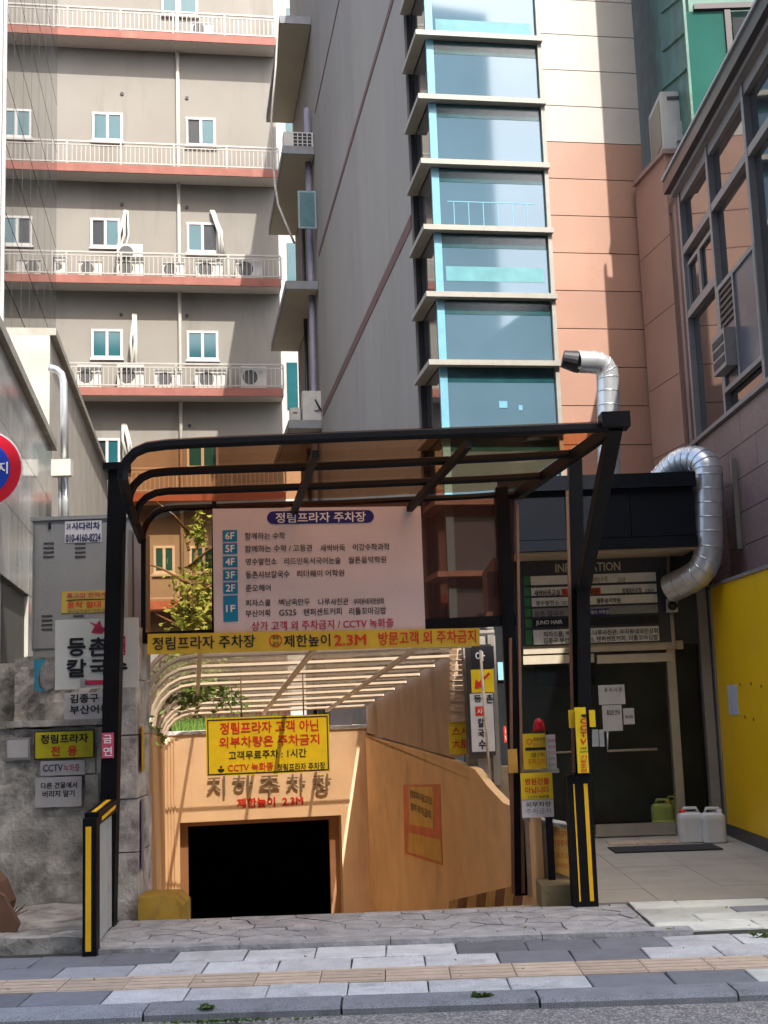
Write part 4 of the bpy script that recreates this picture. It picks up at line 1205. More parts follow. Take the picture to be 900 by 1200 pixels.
prism('wall_cap', [Vector((w0.x - .01, 9.70, at(621, 962, 9.7).z + .002)), Vector((w1.x, 9.48, at(673, 972, 9.5).z + .002)), Vector((w1.x, 9.78, at(673, 972, 9.5).z + .002)), Vector((w0.x - .01, 9.99, at(621, 962, 9.7).z + .002))], Z * .03, m_conc, kw)
PKW = Pl((w0.x, 9.72, 0), Vector((w1.x - w0.x, -.22, 0)).cross(Z).normalized(), Vector((w1.x - w0.x, -.22, 0)).normalized())
ns = thing('wall_poster', hit(658, 1028, PKW), 'faded orange yellow notice pasted on the short beige wall', 'poster')
polyplate('sheet', PKW, [(645, 964), (669, 968), (669, 1028), (646, 1020)], .005, m_fy, ns)
for s, y0 in (('주차금지', 973), ('차량통제', 984), ('기둥조심', 998), ('관리사무소', 1010)):
    print_px(s, PKW, 649, y0 + 7, 666, y0, m_red, ns, off=.007, bold=.0)
kk = thing('corner_kerb', (1.25, 9.4, 0), 'low dirty yellowish kerb block below the short beige wall', 'kerb')
z1 = at(640, 1037, 9.3).z
box('kerb_block', (1.045, 9.26, -.03), X * .40, Y * .44, Z * (z1 + .03), mat('dirty kerb paint', (.30, .25, .14), rough=.85, var=.25, scale=7, dirt=(.1, .09, .07), dsc=7, dth=.5), kk)

# ------------------------------------------------------------------ things standing between ramp wall and door
PQ = PF(11.6)
gb = thing('column_box', hit(575, 940, PQ), 'grey boxed column behind the ramp wall carrying a vertical restaurant sign', 'column')
cx0, cx1 = gx(553, 11.75), gx(592, 11.75)
box('column_body', (cx0, 11.75, -.05), X * (cx1 - cx0), Y * .3, Z * (at(575, 745, 11.75).z + .05), mat('grey column paint', (.27, .25, .21), rough=.6, var=.1), gb)
box('column_strip', (gx(583, 11.7), 11.70, .7), X * .06, Y * .048, Z * 1.6, m_alu, gb)
vsn = thing('vertical_sign', hit(566, 884, PQ), 'narrow vertical sign with red arrow on yellow and black Korean letters on white', 'sign')
PV = PF(11.66)
plate('sign_box', PV, 550, 886, 581, 756, .04, m_bfd, vsn)
plate('black_face', PV, 552, 784, 579, 758, .004, m_ink, vsn, off=.04)
plate('yellow_face', PV, 552.5, 812, 579, 785, .004, m_ysign, vsn, off=.04)
plate('white_face', PV, 553, 881, 580, 813, .004, m_white, vsn, off=.04)
def vp(s, x0, x1, y0, y1, m, b=.02): print_px(s, PV, x0, y1, x1, y0, m, vsn, off=.046, bold=b)
vp('아', 557, 568, 764, 775, m_wink)
p, q = hit(573, 789, PV) + PV.out * .047, hit(560, 802, PV) + PV.out * .047
MB().bar(p, q, .022, .003, up=PV.out).build('arrow', m_red, vsn)
MB().prism([hit(a, c, PV) + PV.out * .046 for a, c in ((556, 807), (557, 796), (566, 805))], PV.out * .003).build('arrow', m_red, vsn)
for s, x0, x1, y0, y1 in (('등', 555, 564, 815, 823), ('촌', 570, 577, 814, 824), ('칼', 560, 567, 842, 852), ('국', 560, 567, 855, 864), ('수', 561, 569, 867, 878)): vp(s, x0, x1, y0, y1, m_ink, .04)
plate('red_stamp', PV, 557, 839, 567, 828, .003, m_red, vsn, off=.044)
vp('샤', 559, 565, 830, 837, m_wink)
pp_ = thing('notice', hit(568, 914, PV), 'white paper sheet below the vertical restaurant sign', 'paper')
plate('sheet', Pl((0, 11.745, 0), Y, X), 561, 914, 579, 889, .004, m_whitep, pp_)
ls = thing('leaning_pole', hit(575, 942, PQ), 'thin pale pole leaning in front of the vertical sign', 'pole')
tube('pole', [at(576, 944, 11.2), at(563, 762, 11.25)], .013, m_beige, ls, n=8)
yp = thing('window_poster', hit(540, 884, PQ), 'bright yellow poster with orange lettering on brown glass under striped reflections', 'poster')
PY_ = PF(11.9)
plate('sheet', PY_, 527, 884, 552, 846, .01, m_ysign, yp)
print_px('스시', PY_, 530, 862, 549, 852, m_red, yp, off=.013); print_px('大部', PY_, 530, 877, 549, 866, m_red, yp, off=.013)
sg = thing('painted_reflection', hit(540, 845, PQ), 'added brown strips imitating striped reflections above the yellow poster', 'panel')  # added strips stand for striped reflections in the brown glass
for i in range(14):
    y0 = 762 + i * 6
    plate('reflection_stripe', PY_, 527, y0 + 5.2, 552, y0, .02 + .012 * (i % 2), m_cement, sg)
# sill wall under them
sw = thing('sill_wall', (1.0, 11.3, 0), 'grey beige low wall with sloping sill beside the ramp', 'wall')
box('wall_body', (gx(592, 11.9) - .35, 11.78 + .3, -.05), X * .75, Y * .2, Z * (at(580, 900, 11.9).z + .05), m_plas, sw)
# left neighbour structure between column and door: window with blue sheet
bs = thing('side_window', at(598, 830, 12.9), 'dark window with a small pale blue sheet beside the black canopy post', 'window')
box('pane', (gx(586, 12.9), 12.9, .2), X * (gx(606, 12.9) - gx(586, 12.9)), Y * .05, Z * 2.6, m_dkglass, bs)
plate('frame', PF(12.9), 583, 960, 588, 750, .06, m_alu, bs)
plate('sheet', PF(12.88), 584, 797, 595, 776, .006, flat('sky blue sheet', (.25, .5, .6)), bs)
rs = thing('no_smoking_sign', at(594, 866, 12.6), 'tiny red and white no smoking sign left of the right frame post', 'sign')
plate('plate', PF(12.6), 591, 870, 597, 851, .006, m_red, rs)
print_px('금', PF(12.59), 592, 859, 596, 854, m_wink, rs, off=.002); print_px('연', PF(12.59), 592, 867, 596, 862, m_wink, rs, off=.002)
# orange edged door posts left of the black post
dpst = thing('steel_gate_post', hit(600, 1035, PBk), 'thin paired copper brown steel uprights left of the black canopy post', 'post')
for a, a2 in ((597, 600), (605, 612)):
    p = hit(a2, 1040, PBk); q = hit(a, 590 if a > 600 else 748, PBk)
    bar('upright', (p.x, p.y - .06, .02), (q.x, q.y - .06, q.z), .022, m_dull, dpst)
ystk = thing('sticker', hit(601, 905, PBk), 'faded yellow vertical sticker on the copper brown uprights', 'sticker')
plate('sheet', Pl(PBk.p + PBk.out * .09, PBk.n, PBk.ex), 596, 906, 607, 878, .005, m_fy, ystk)

# sign cluster at the right post
PC1 = PF(9.4)
sgA = thing('parking_warning_sign', at(628, 901, 9.4), 'yellow no parking board with white side strip under the red beacon', 'sign')
plate('board', PC1, 614, 901, 640, 860, .04, m_ysign, sgA)
plate('side_strip', PC1, 640.5, 901, 652, 861, .03, m_whitep, sgA)
plate('dark_bar', PC1, 615, 879.5, 639, 876, .003, m_ink, sgA, off=.04)
def c1_(s, x0, x1, y0, y1, m, b=.01, par=None): print_px(s, PC1, x0, y1, x1, y0, m, par or sgA, off=.046, bold=b)
c1_('외부차량', 624, 638, 864, 869, m_ink); c1_('주차금지', 624, 638, 870, 874.5, m_mag, 0)
c1_('건물고객외', 621, 638, 882, 887, m_ink); c1_('주차금지', 618, 638, 889, 896, m_red, 0)
o = hit(619.5, 869, PC1) + PC1.out * .044
b = MB(); ring = [o + (X * math.cos(R(k * 24)) + Z * math.sin(R(k * 24))) * .02 for k in range(15)]
for k in range(15): b.bar(ring[k], ring[(k + 1) % 15], .005, .003, up=Y)
b.build('round_emblem', m_red, sgA)
for i, s in enumerate(('문의전화', '차량이동', '관리실', '주차위반', '견인조치')): print_px(s, PC1, 642, 870 + i * 7, 650.5, 866 + i * 7, m_mag if i < 3 else m_dtxt, sgA, off=.034, bold=0)
bc = thing('warning_beacon', at(631, 860, 9.4), 'red warning beacon lamp on top of the yellow no parking board', 'beacon')
o = at(632, 860, 9.42)
MB().tube([o, o + Z * .02], .05, 14).build('base', m_bfd, bc)
MB().tube([o + Z * .02, o + Z * .07, o + Z * .10, o + Z * .115], [.046, .042, .03, .01], 14).build('lens', mat('red lens', (.55, .01, .03), rough=.15, var=.1, bump=0), bc, smooth=True)
sgB = thing('parking_warning_sign', at(630, 937, 9.3), 'lower yellow sign above a white sheet on the sign stand', 'sign')
PC2 = PF(9.32)
plate('board', PC2, 611, 937, 648, 906, .03, m_ysign, sgB)
plate('white_sheet', PC2, 612, 958, 649, 937.5, .025, m_white, sgB)
def c2_(s, x0, x1, y0, y1, m, b=.02): print_px(s, PC2, x0, y1, x1, y0, m, sgB, off=.034, bold=b)
c2_('병원건물', 615, 643, 912, 919.5, m_red, .03); c2_('아닙니다', 615, 643, 922, 929.5, m_red, .03); c2_('CCTV 녹화중', 618, 643, 932, 935.5, m_ink)
c2_('외부차량', 616, 645, 939.5, 945.5, m_ink, .03); c2_('주차금지', 616, 645, 947.5, 953.5, m_dtxt, 0)
ss = thing('sign_stand', (1.20, 9.5, 0), 'dark stand behind the warning signs by the right post', 'stand')
bar('stand_post', (at(640, 900, 9.55).x, 9.55, .0), (at(640, 900, 9.55).x, 9.55, at(640, 856, 9.55).z), .05, m_black, ss)
bar('stand_arm', at(612, 905, 9.5), at(655, 903, 9.5), .03, m_alu, ss)

# pillar sign + flanges on the right post
PP_ = PF(8.97)
vs2 = thing('pillar_sign', at(684, 906, 9.05), 'tall yellow CCTV sign with vertical red letters on the right canopy post', 'sign')
plate('board', PP_, 677, 906, 690, 829, .02, m_ysign, vs2)
for i, c in enumerate('CCTV'): print_px(c, PP_, 680, 848 + i * 8, 687, 842 + i * 8, m_red, vs2, off=.023, bold=.05)
print_px('녹화중', PP_, 680, 878, 687, 875, m_ink, vs2, off=.023)
plate('green_line', PP_, 679, 881.5, 688.5, 880.5, .002, m_grn, vs2, off=.021)
for i, c in enumerate('기둥조심'): print_px(c, PP_, 680, 889 + i * 5.2, 687, 885 + i * 5.2, m_red, vs2, off=.023, bold=.03)
MB().prism([at(684, 837, 8.97) - Y * .022 + (X * math.cos(R(k)) + Z * math.sin(R(k))) * .022 for k in range(180, 361, 20)], -Y * .003).build('camera_symbol', m_ink, vs2)
plate('side_flange', PF(9.0), 667, 853, 676, 832, .01, m_ysign, vs2)
plate('side_flange', PF(9.0), 691, 852, 698, 832, .01, m_ysign, vs2)
slv = thing('post_protector', (pr.x, 9.15, 0), 'black rubber post protector with yellow vertical stripes on the right post', 'protector')
zc_ = at(684, 908, 9.1).z
bxx = pr.x + .004
box('rubber', (bxx - .085, 9.06, .004), X * .175, Y * .03, Z * zc_, m_black, slv)
box('rubber', (bxx - .085, 9.092, .004), X * .024, Y * .12, Z * zc_, m_black, slv)
box('rubber', (bxx + .066, 9.092, .004), X * .024, Y * .12, Z * zc_, m_black, slv)
box('yellow_stripe', (bxx + .03, 9.054, .06), X * .028, Y * .005, Z * (zc_ - .12), m_yel, slv)
box('yellow_stripe', (bxx - .045, 9.054, .06), X * .010, Y * .005, Z * (zc_ - .12), m_yel, slv)

# ------------------------------------------------------------------ left wall group
lwl = thing('concrete_wall', (-3.0, 9.65, 0), 'stained grey cement wall left of the ramp with pasted signs', 'wall')
WY = 9.60
PWl = PF(WY)
xl, xr = -6.0, gx(133, WY)
ztp = at(60, 853, WY).z
def rough_wall(name, x0, x1, y, z0, z1, dpth, m, par, n=(26, 16), amp=.012, seed=1):
    r2 = random.Random(seed); nx, nz = n; vs = []; fs = []
    for j in range(nz + 1):
        for i in range(nx + 1):
            e = 0 if i in (0, nx) or j in (0, nz) else r2.uniform(-amp, amp)
            vs.append(Vector((x0 + (x1 - x0) * i / nx, y + e, z0 + (z1 - z0) * j / nz + (r2.uniform(-.012, .012) if j == nz else 0))))
    for j in range(nz):
        for i in range(nx): a = j * (nx + 1) + i; fs.append((a, a + 1, a + nx + 2, a + nx + 1))
    k = len(vs); top = [nz * (nx + 1) + i for i in range(nx + 1)]
    for i in range(nx + 1): vs.append(vs[top[i]] + Y * dpth)
    for i in range(nx): fs.append((top[i], top[i + 1], k + i + 1, k + i))
    return ob(name, vs, fs, m, par)
rough_wall('wall_face', xl, xr, WY, .05, ztp, .12, m_conc, lwl, n=(40, 16))
x = xl
while x < xr - .1:
    e = min(xr + .03, x + 1.02)
    box('coping_stone', (x + .004, WY - .035, ztp + .012), X * (e - x - .008), Y * .2, Z * .045, m_conc, lwl); x += 1.02
zu = at(60, 770, 9.75).z
rough_wall('upper_wall', gx(15, 9.75), gx(160, 9.75) + .02, 9.75, ztp - .02, zu, .3, m_conc2, lwl, n=(20, 8), amp=.02, seed=5)
box('core', (xl, 9.93, 0), X * (gx(150, 9.9) - xl), Y * .12, Z * (zu - .03), m_conc2, lwl)
# masonry blocks low on the right of the wall
for j, (a, c) in enumerate(((908, 945), (872, 906))):
    for i in range(2):
        plate('stone_block', PWl, 100 + i * 18 - j * 4, c, 116 + i * 18 - j * 4, a, .018, m_conc2, lwl)
# pier at the ramp corner
pi_ = thing('stone_pier', (-1.98, 9.3, 0), 'narrow pier of stacked dirty stone blocks at the left ramp corner', 'pier')
x0, x1 = gx(134, 9.25), gx(161, 9.25)
zs = [0, .48, .86, 1.32, 1.72, 2.12]
for i in range(5):
    jx = rr.uniform(-.008, .008)
    box('stone_block', (x0 + jx, 9.25 + rr.uniform(-.01, .01), zs[i] + .005), X * (x1 - x0), Y * .5, Z * (zs[i + 1] - zs[i] - .01), m_conc2, pi_)
# pier signs facing the ramp
m_oy = mat('sun faded yellow sheet', (.62, .36, .05), rough=.6, var=.15, dirt=(.5, .2, .05), dsc=8)
for lab, a0, a1, z0, z1, mm in (('sun faded yellow poster on the ramp side of the stone pier', 9.30, 9.55, 1.05, 1.38, m_oy),
                                ('second sun faded yellow poster deeper on the left ramp wall', 9.8, 10.15, 1.0, 1.36, m_oy),
                                ('purple grey sign board low on the ramp side of the pier', 9.28, 9.72, .35, .85, flat('purple grey sheet', (.25, .22, .28)))):
    yn = a0
    t = thing('wall_poster', onleft(a0, z0), lab, 'poster')
    pA, pB = onleft(a0), onleft(a1)
    base_ = pA if a0 > 9.75 else Vector((x1 + .012, a0, 0))
    box('sheet', Vector((base_.x + .012, base_.y, z0)), (pB - pA), X * .012, Z * (z1 - z0), mm, t)
# platform
plf = thing('concrete_platform', (-3.5, 8.9, 0), 'low concrete step in front of the stained wall at left', 'step')
rough_wall('step_front', -6.0, gx(100, 8.3), 8.22, -.05, .085, 1.37, m_conc2, plf, n=(30, 2), amp=.015, seed=9)
# side board with rubber edges
sbd = thing('side_board', (-1.96, 8.5, 0), 'grey board with black and yellow rubber edging projecting from the left post', 'board')
f0 = at(110, 1118, 8.08); f1 = at(131, 1100, 8.84)
f0.z = .02; f1.z = .02
zf, zr_ = at(106, 958, 8.08).z, at(132, 942, 8.84).z
dv = (f1 - f0); dv.z = 0
prism('board_sheet', [f0 + Z * .02, f1 + Z * .02, Vector((f1.x, f1.y, zr_ - .04)), Vector((f0.x, f0.y, zf - .04))], -X * .02, mat('pale scuffed board', (.40, .42, .41), rough=.6, var=.12, dirt=(.2, .2, .2), dsc=5), sbd)
bar('edge_rubber', (f0.x - .01, f0.y - .03, .0), (f0.x - .01, f0.y - .03, zf), .088, m_black, sbd, ht=.09)
bar('edge_rubber', (f0.x - .01, f0.y - .02, zf - .01), (f1.x - .01, f1.y, zr_ - .01), .09, m_black, sbd, ht=.08)
box('yellow_stripe', (f0.x - .035, f0.y - .078, .03), X * .035, Y * .005, Z * (zf - .08), m_yel, sbd)
bar('yellow_stripe', (f0.x - .01, f0.y + .03, zf + .031), (f1.x - .01, f1.y - .05, zr_ + .031), .03, m_yel, sbd, ht=.004)
bar('yellow_stripe', (f0.x + .037, f0.y + .06, zf - .015), (f1.x + .037, f1.y - .05, zr_ - .015), .004, m_yel, sbd, ht=.022)
# grey cabinets on the wall
cab = thing('electrical_cabinet', (-2.4, 9.9, zu), 'tall grey electrical cabinet with louvres standing on the left wall', 'cabinet')
CY = 9.78; PCb = PF(CY)
o, a, h = rect(PCb, 37, 765, 150, 606)
o.z = zu + .0
hh = at(60, 606, CY).z - zu
box('plinth', o + X * .01, a - X * .02 + X * .0, Y * .5, Z * .05, m_cab, cab)
box('casing', o + Z * .052, a, Y * .5, Z * (hh - .052 - .03), m_cab, cab)
box('roof', o - X * .015 - Y * .02 + Z * (hh - .028), a + X * .03, Y * .54, Z * .03, m_cab, cab)
box('door', o + X * .02 - Y * .008 + Z * .07, X * (a.x * .86), Y * .007, Z * (hh - .13), m_cab, cab)
for (lx, ly) in ((51, 636), (88, 636), (49, 721), (86, 721)):
    for i in range(4):
        plate('louvre_slot', Pl((0, CY - .008, 0), Y, X), lx, ly + i * 5.2 + 2.2, lx + 12.5, ly + i * 5.2, .004, m_dkgr, cab)
plate('lock', Pl((0, CY - .008, 0), Y, X), 57, 620, 60, 613, .012, m_ink, cab)
cab2 = thing('cabinet_neighbour', (-1.95, 9.9, zu), 'slim brownish steel box right of the grey cabinet behind the post', 'cabinet')
o2 = at(150.5, 765, CY + .05); o2.z = zu
x9 = gx(166, CY + .05)
box('casing', o2, X * (x9 - o2.x), Y * .4, Z * (hh - .12), mat('brownish steel', (.26, .22, .21), rough=.5), cab2)
box('seam_strip', o2 + X * .035 - Y * .008, X * .012, Y * .007, Z * (hh - .14), m_dkgr, cab2)
# stickers and plates
PCs = Pl((0, CY - .009, 0), Y, X)
st1 = thing('sticker', at(98, 636, CY), 'white ladder truck sticker with blue black lettering at the top of the grey cabinet', 'sticker')
plate('sheet', PCs, 76, 636.5, 119, 611, .003, m_white, st1)
m_dblue = flat('dark blue print', (.02, .025, .10))
print_px('사다리차', PCs, 84.5, 621.5, 117, 612.5, m_dblue, st1, off=.005, bold=.04)
print_px('고속', PCs, 78, 621, 83, 613.5, m_dblue, st1, off=.005)
print_px('010-4160-8224', PCs, 77.5, 635.5, 118, 626.5, m_dblue, st1, off=.005, bold=.03)
st2 = thing('cable_warning_plate', at(100, 718, CY), 'faded yellow excavation warning plate on the grey cabinet behind the post', 'sign')
plate('plate', PCs, 72, 719, 145, 693.5, .004, mat('aged yellow plate', (.50, .38, .08), rough=.5, var=.1), st2)
print_px('특고압 전력케이블', PCs, 79, 701, 140, 695.5, m_mag, st2, off=.007)
plate('rule', PCs, 78, 704, 141, 703, .002, m_ink, st2, off=.005)
print_px('굴착 절대 금지', PCs, 79, 713, 140, 705.5, m_red, st2, off=.007, bold=.03)
print_px('한국전력공사 연락 바랍니다', PCs, 80, 717.5, 138, 714.8, m_dtxt, st2, off=.007)
# noodle restaurant panel
PRn = PF(9.12)
rn = thing('restaurant_sign', at(110, 808, 9.12), 'white panel with big black brush style Korean letters behind the left post', 'sign')
plate('panel', PRn, 65.5, 808.5, 163, 727, .03, mat('white sign panel', (.56, .59, .57), rough=.4, var=.04), rn)
def rp_(s, x0, x1, y0, y1, m=m_ink, b=.05): print_px(s, PRn, x0, y1, x1, y0, m, rn, off=.033, bold=b)
rp_('등', 81, 101, 749, 769); rp_('촌', 106, 127, 748, 769)
rp_('칼', 80, 102, 773.5, 793.5); rp_('국', 107, 127, 774, 792); rp_('수', 131, 150, 772, 792)
plate('red_stamp', PRn, 138, 768, 148, 746, .003, mat('dark pink print', (.48, .03, .09), rough=.5), rn, off=.03)
rp_('샤', 139.5, 146.5, 748, 756, m_wink, .03); rp_('브', 139.5, 146.5, 758, 766, m_wink, .03)
plate('red_bar', PRn, 101, 803, 124, 797.5, .003, MATS['dark pink print'], rn, off=.03)
plate('grey_tab', PRn, 95, 805, 102, 796, .003, flat('pale grey tab', (.4, .4, .42)), rn, off=.03)
MB().prism([hit(a, c, PRn) + PRn.out * .03 for a, c in ((108, 742), (112, 734), (106, 729), (114, 732), (118, 727), (121, 735), (127, 737), (120, 743))], PRn.out * .003).build('red_logo', MATS['dark pink print'], rn)
rp_('샤브', 112, 122, 736, 741, m_ink, .0)
# more wall signs
def wsign(name, box_, lab, m, lines, pl=PWl, th=.012, cat='sign', off=.03):
    t = thing(name, hit(box_[0], box_[3], pl), lab, cat)
    plate('plate', pl, box_[0], box_[3], box_[2], box_[1], th, m, t, off=off)
    for (s, x0, y0, x1, y1, mm, b) in lines: print_px(s, pl, x0, y1, x1, y0, mm, t, off=off + th + .003, bold=b)
    return t
wsign('wall_sign', (77, 812, 134, 843), 'small white sign with two black lines hanging under the restaurant panel', m_white,
      (('김종구', 84, 814, 117, 824, m_ink, .04), ('부산어묵', 84, 827, 130, 837, m_ink, .04)), pl=PF(9.5))
t = wsign('wall_sign', (42, 857, 112, 890), 'bright yellow reserved parking sign with black and red lettering on the left wall', flat('border black', (.02, .02, .02)), (), )
plate('yellow_face', PWl, 43.3, 888.7, 110.7, 858.3, .003, flat('lemon yellow sign', (.60, .55, .02)), t, off=.043)
print_px('정림프라자', PWl, 50, 871.5, 105, 861, m_ink, t, off=.049, bold=.04)
print_px('전  용', PWl, 62, 886, 92, 874.5, m_red, t, off=.049, bold=.04)
wsign('wall_sign', (49, 892, 101, 909), 'white strip with purple CCTV lettering below the yellow sign', m_whitep,
      (('CCTV', 52, 896, 75, 904, m_navy, .02), ('녹화중', 76, 895.5, 95, 904, MATS['dark pink print'], .0)), th=.006)
wsign('wall_sign', (43, 911, 97, 946), 'framed white notice lowest on the left wall', m_whitep,
      (('다른 건물에서', 50, 917, 92, 924, m_ink, .02), ('버리지 말기', 52, 926.5, 89, 934, m_ink, .02)), th=.012)
ln = wsign('wall_sign', (8, 865, 37, 891), 'small grey framed blank notice at the far left of the wall', flat('grey plate frame', (.3, .3, .31)), ())
plate('sheet', PWl, 10.5, 888, 34.5, 867.5, .003, m_whitep, ln, off=.043)
bt = thing('torn_poster', at(50, 810, 9.75), 'torn bright blue poster scrap on the upper wall', 'poster')
Pu = PF(9.72)
polyplate('scrap', Pu, [(39.5, 773), (54, 772.5), (50, 779), (46, 786), (44, 797), (47, 806), (53, 810), (41, 810)], .004, flat('cyan blue paper', (.04, .26, .42)), bt)
polyplate('scrap', Pu, [(47, 787), (52, 780), (63, 775), (63, 806), (54, 809), (48, 803)], .003, mat('grey peeling paper', (.28, .28, .28), rough=.8, var=.35, scale=20), bt)
nsn = thing('no_smoking_sign', at(126, 888, 8.85), 'pink vertical no smoking sign on the left black canopy post', 'sign')
PNs = PF(8.845)
plate('plate', PNs, 119.5, 888.5, 133.5, 859, .006, mat('pink red plate', (.62, .10, .17), rough=.5), nsn)
print_px('금', PNs, 121.5, 871, 131.5, 861.5, m_wink, nsn, off=.008, bold=.03); print_px('연', PNs, 121.5, 886, 131.5, 875.5, m_wink, nsn, off=.008, bold=.03)
# brown cardboard and twigs, bottom left
cbx = thing('cardboard_piece', at(8, 1090, 8.35), 'brown folded cardboard leaning at the left end of the step', 'cardboard')
m_cb = mat('brown cardboard', (.17, .095, .06), rough=.85, var=.15)
pts = [at(a, c, 8.4) for a, c in ((-16, 1040), (4, 1050), (22, 1083), (11, 1108), (-2, 1085), (-20, 1075))]
prism('flap', pts, Y * .05, m_cb, cbx)
prism('flap', [at(a, c, 8.46) for a, c in ((-40, 1000), (-4, 1036), (6, 1060), (-6, 1106), (-40, 1106))], Y * .25, m_cb, cbx)
tw_ = thing('twig_bundle', at(10, 1075, 8.6), 'small bundle of dry twigs by the cardboard', 'twigs')
for i in range(7):
    p = at(8, 1078, 8.5); tube('twig', [p, p + Vector((.06 + .02 * i * .5, .02 * (i - 3), .05 + .02 * (i % 3)))], .004, m_bark, tw_, n=4)

# ------------------------------------------------------------------ left side buildings
# D: tiled wall in front
d0 = at(0, 415, 10.6); d1 = at(61, 518, 15.3)
dvD = Vector((d1.x - d0.x, d1.y - d0.y, 0)); uD = dvD.normalized(); nD = uD.cross(Z)
if nD.x < 0: nD = -nD
s0 = Vector((d0.x, d0.y, 0)) - uD * 2.5; LD = dvD.length + 2.5
zD = (d0.z + d1.z) / 2
bD = thing('tiled_building', s0, 'low building at far left clad in stained glossy stone tiles with concrete coping', 'building')
box('core', s0 - nD * .25, uD * LD, nD * .2, Z * (zD), m_capD, bD)
PD_ = Pl(s0, nD, uD)
nj = int(zD / .62); ni = int(LD / .8); tl = LD / ni; th2 = zD / nj
oA = (hit(8, 700, PD_) - s0).dot(uD); oB = (hit(33, 700, PD_) - s0).dot(uD)
zOp = hit(20, 668, PD_).z
for j in range(nj):
    for i in range(ni):
        ua = i * tl
        if (j + 1) * th2 <= zOp + .2 and ua + tl > oA + .05 and ua < oB: continue
        box('cladding_tile', s0 + uD * (ua + .004) + Z * (j * th2 + .004) - nD * .048, uD * (tl - .008), nD * .048, Z * (th2 - .008), m_tileD, bD)
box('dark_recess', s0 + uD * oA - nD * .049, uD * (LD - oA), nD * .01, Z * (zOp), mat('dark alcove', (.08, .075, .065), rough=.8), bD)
box('coping', s0 - nD * .3 + Z * (zD + .003), uD * (LD + .05), nD * .36, Z * .10, m_capD, bD)
# A: tall polished panels behind, mirroring the balconies
a_far = at(66, 300, 33.6); PA = PSR(a_far.x, a_far.y)
a_near = hit(2, 300, PA)
bA = thing('polished_clad_building', Vector((a_near.x, a_near.y, 0)), 'tall facade of polished reflective cladding at the left edge mirroring the balconies', 'building')
A0 = Vector((a_near.x, a_near.y, 0)); LA = (a_far - a_near).dot(V)
box('core', A0 - U * .3, V * LA, U * .24, Z * 26, m_capD, bA)
box('end_wall', A0 - U * 6 - V * .25, U * 6, V * .24, Z * 26, m_Bwhite, bA)
box('corner_trim', A0 - U * .06 - V * .1, U * .12, V * .1, Z * 26, m_frame, bA)
na = 7; nh = 18; ph = 26 / nh
for i in range(na):
    for j in range(nh):
        box('cladding_panel', A0 - U * .05 + V * (i * LA / na + .03) + Z * (j * ph + .02), V * (LA / na - .06), U * .05, Z * (ph - .04), m_mirA, bA)
# E: beige wall with sloping look
e_n = at(58, 470, 15.9); e_f = at(126, 560, 26.5)
zE = 6.45
bE = thing('beige_side_building', (e_n.x, e_n.y, 0), 'beige rendered side wall with thin coping between the tiled building and the canopy', 'building')
dvE = Vector((e_f.x - e_n.x, e_f.y - e_n.y, 0)); uE = dvE.normalized(); nE = uE.cross(Z); nE = nE if nE.x > 0 else -nE
e0_ = Vector((e_n.x, e_n.y, 0))
box('wall', e0_ - nE * 3, uE * dvE.length, nE * 3, Z * zE, m_E, bE)
box('coping', e0_ - nE * 3.02 + Z * (zE + .002), uE * (dvE.length + .05), nE * 3.1, Z * .1, m_capD, bE)
# conduit pipes and junction box
PPp = 14.6
pp1 = thing('conduit_pipe', at(75, 605, PPp), 'grey steel conduit bending over the tiled wall with a junction box', 'pipe')
tube('pipe', [at(76, 545, PPp), at(75, 470, PPp), at(74.5, 447, PPp), at(72, 438, PPp), at(66, 433, PPp), at(58, 431, PPp)], .045, m_duct, pp1, n=10)
tube('pipe', [at(77, 615, PPp), at(76, 558, PPp)], .04, m_duct, pp1, n=10)
tube('pipe', [at(70.5, 615, PPp), at(70, 558, PPp)], .022, m_duct, pp1, n=8)
plate('junction_box', PF(PPp - .06), 63.5, 560, 86, 541, .14, m_ac, pp1)

# no parking sign
nps = thing('no_parking_sign', at(-20, 590, 10.3), 'round red and blue no parking sign cut by the left picture edge', 'sign')
cN = at(-20, 550, 10.3); rN = gx(22, 10.3) - cN.x
def disc(c, r_, th, n=40): return MB().prism([c + (X * math.cos(2 * math.pi * k / n) + Z * math.sin(2 * math.pi * k / n)) * r_ for k in range(n)], -Y * th)
disc(cN + Y * .006, rN, .006).build('rim', m_whitep, nps)
disc(cN, rN * .965, .004).build('red_ring', mat('sign red', (.52, .01, .03), rough=.35, var=.04), nps)
disc(cN - Y * .004, rN * .69, .004).build('blue_disc', mat('sign blue', (.01, .05, .42), rough=.35, var=.04), nps)
letters('주차금지', cN - Y * .009 - X * rN * .63 - Z * .045, X * rN * 1.26, .10, -Y, m_wink, nps, bold=.03)
tube('pole', [Vector((cN.x, 10.36, .05)), Vector((cN.x, 10.36, cN.z + .3))], .03, m_alu, nps)

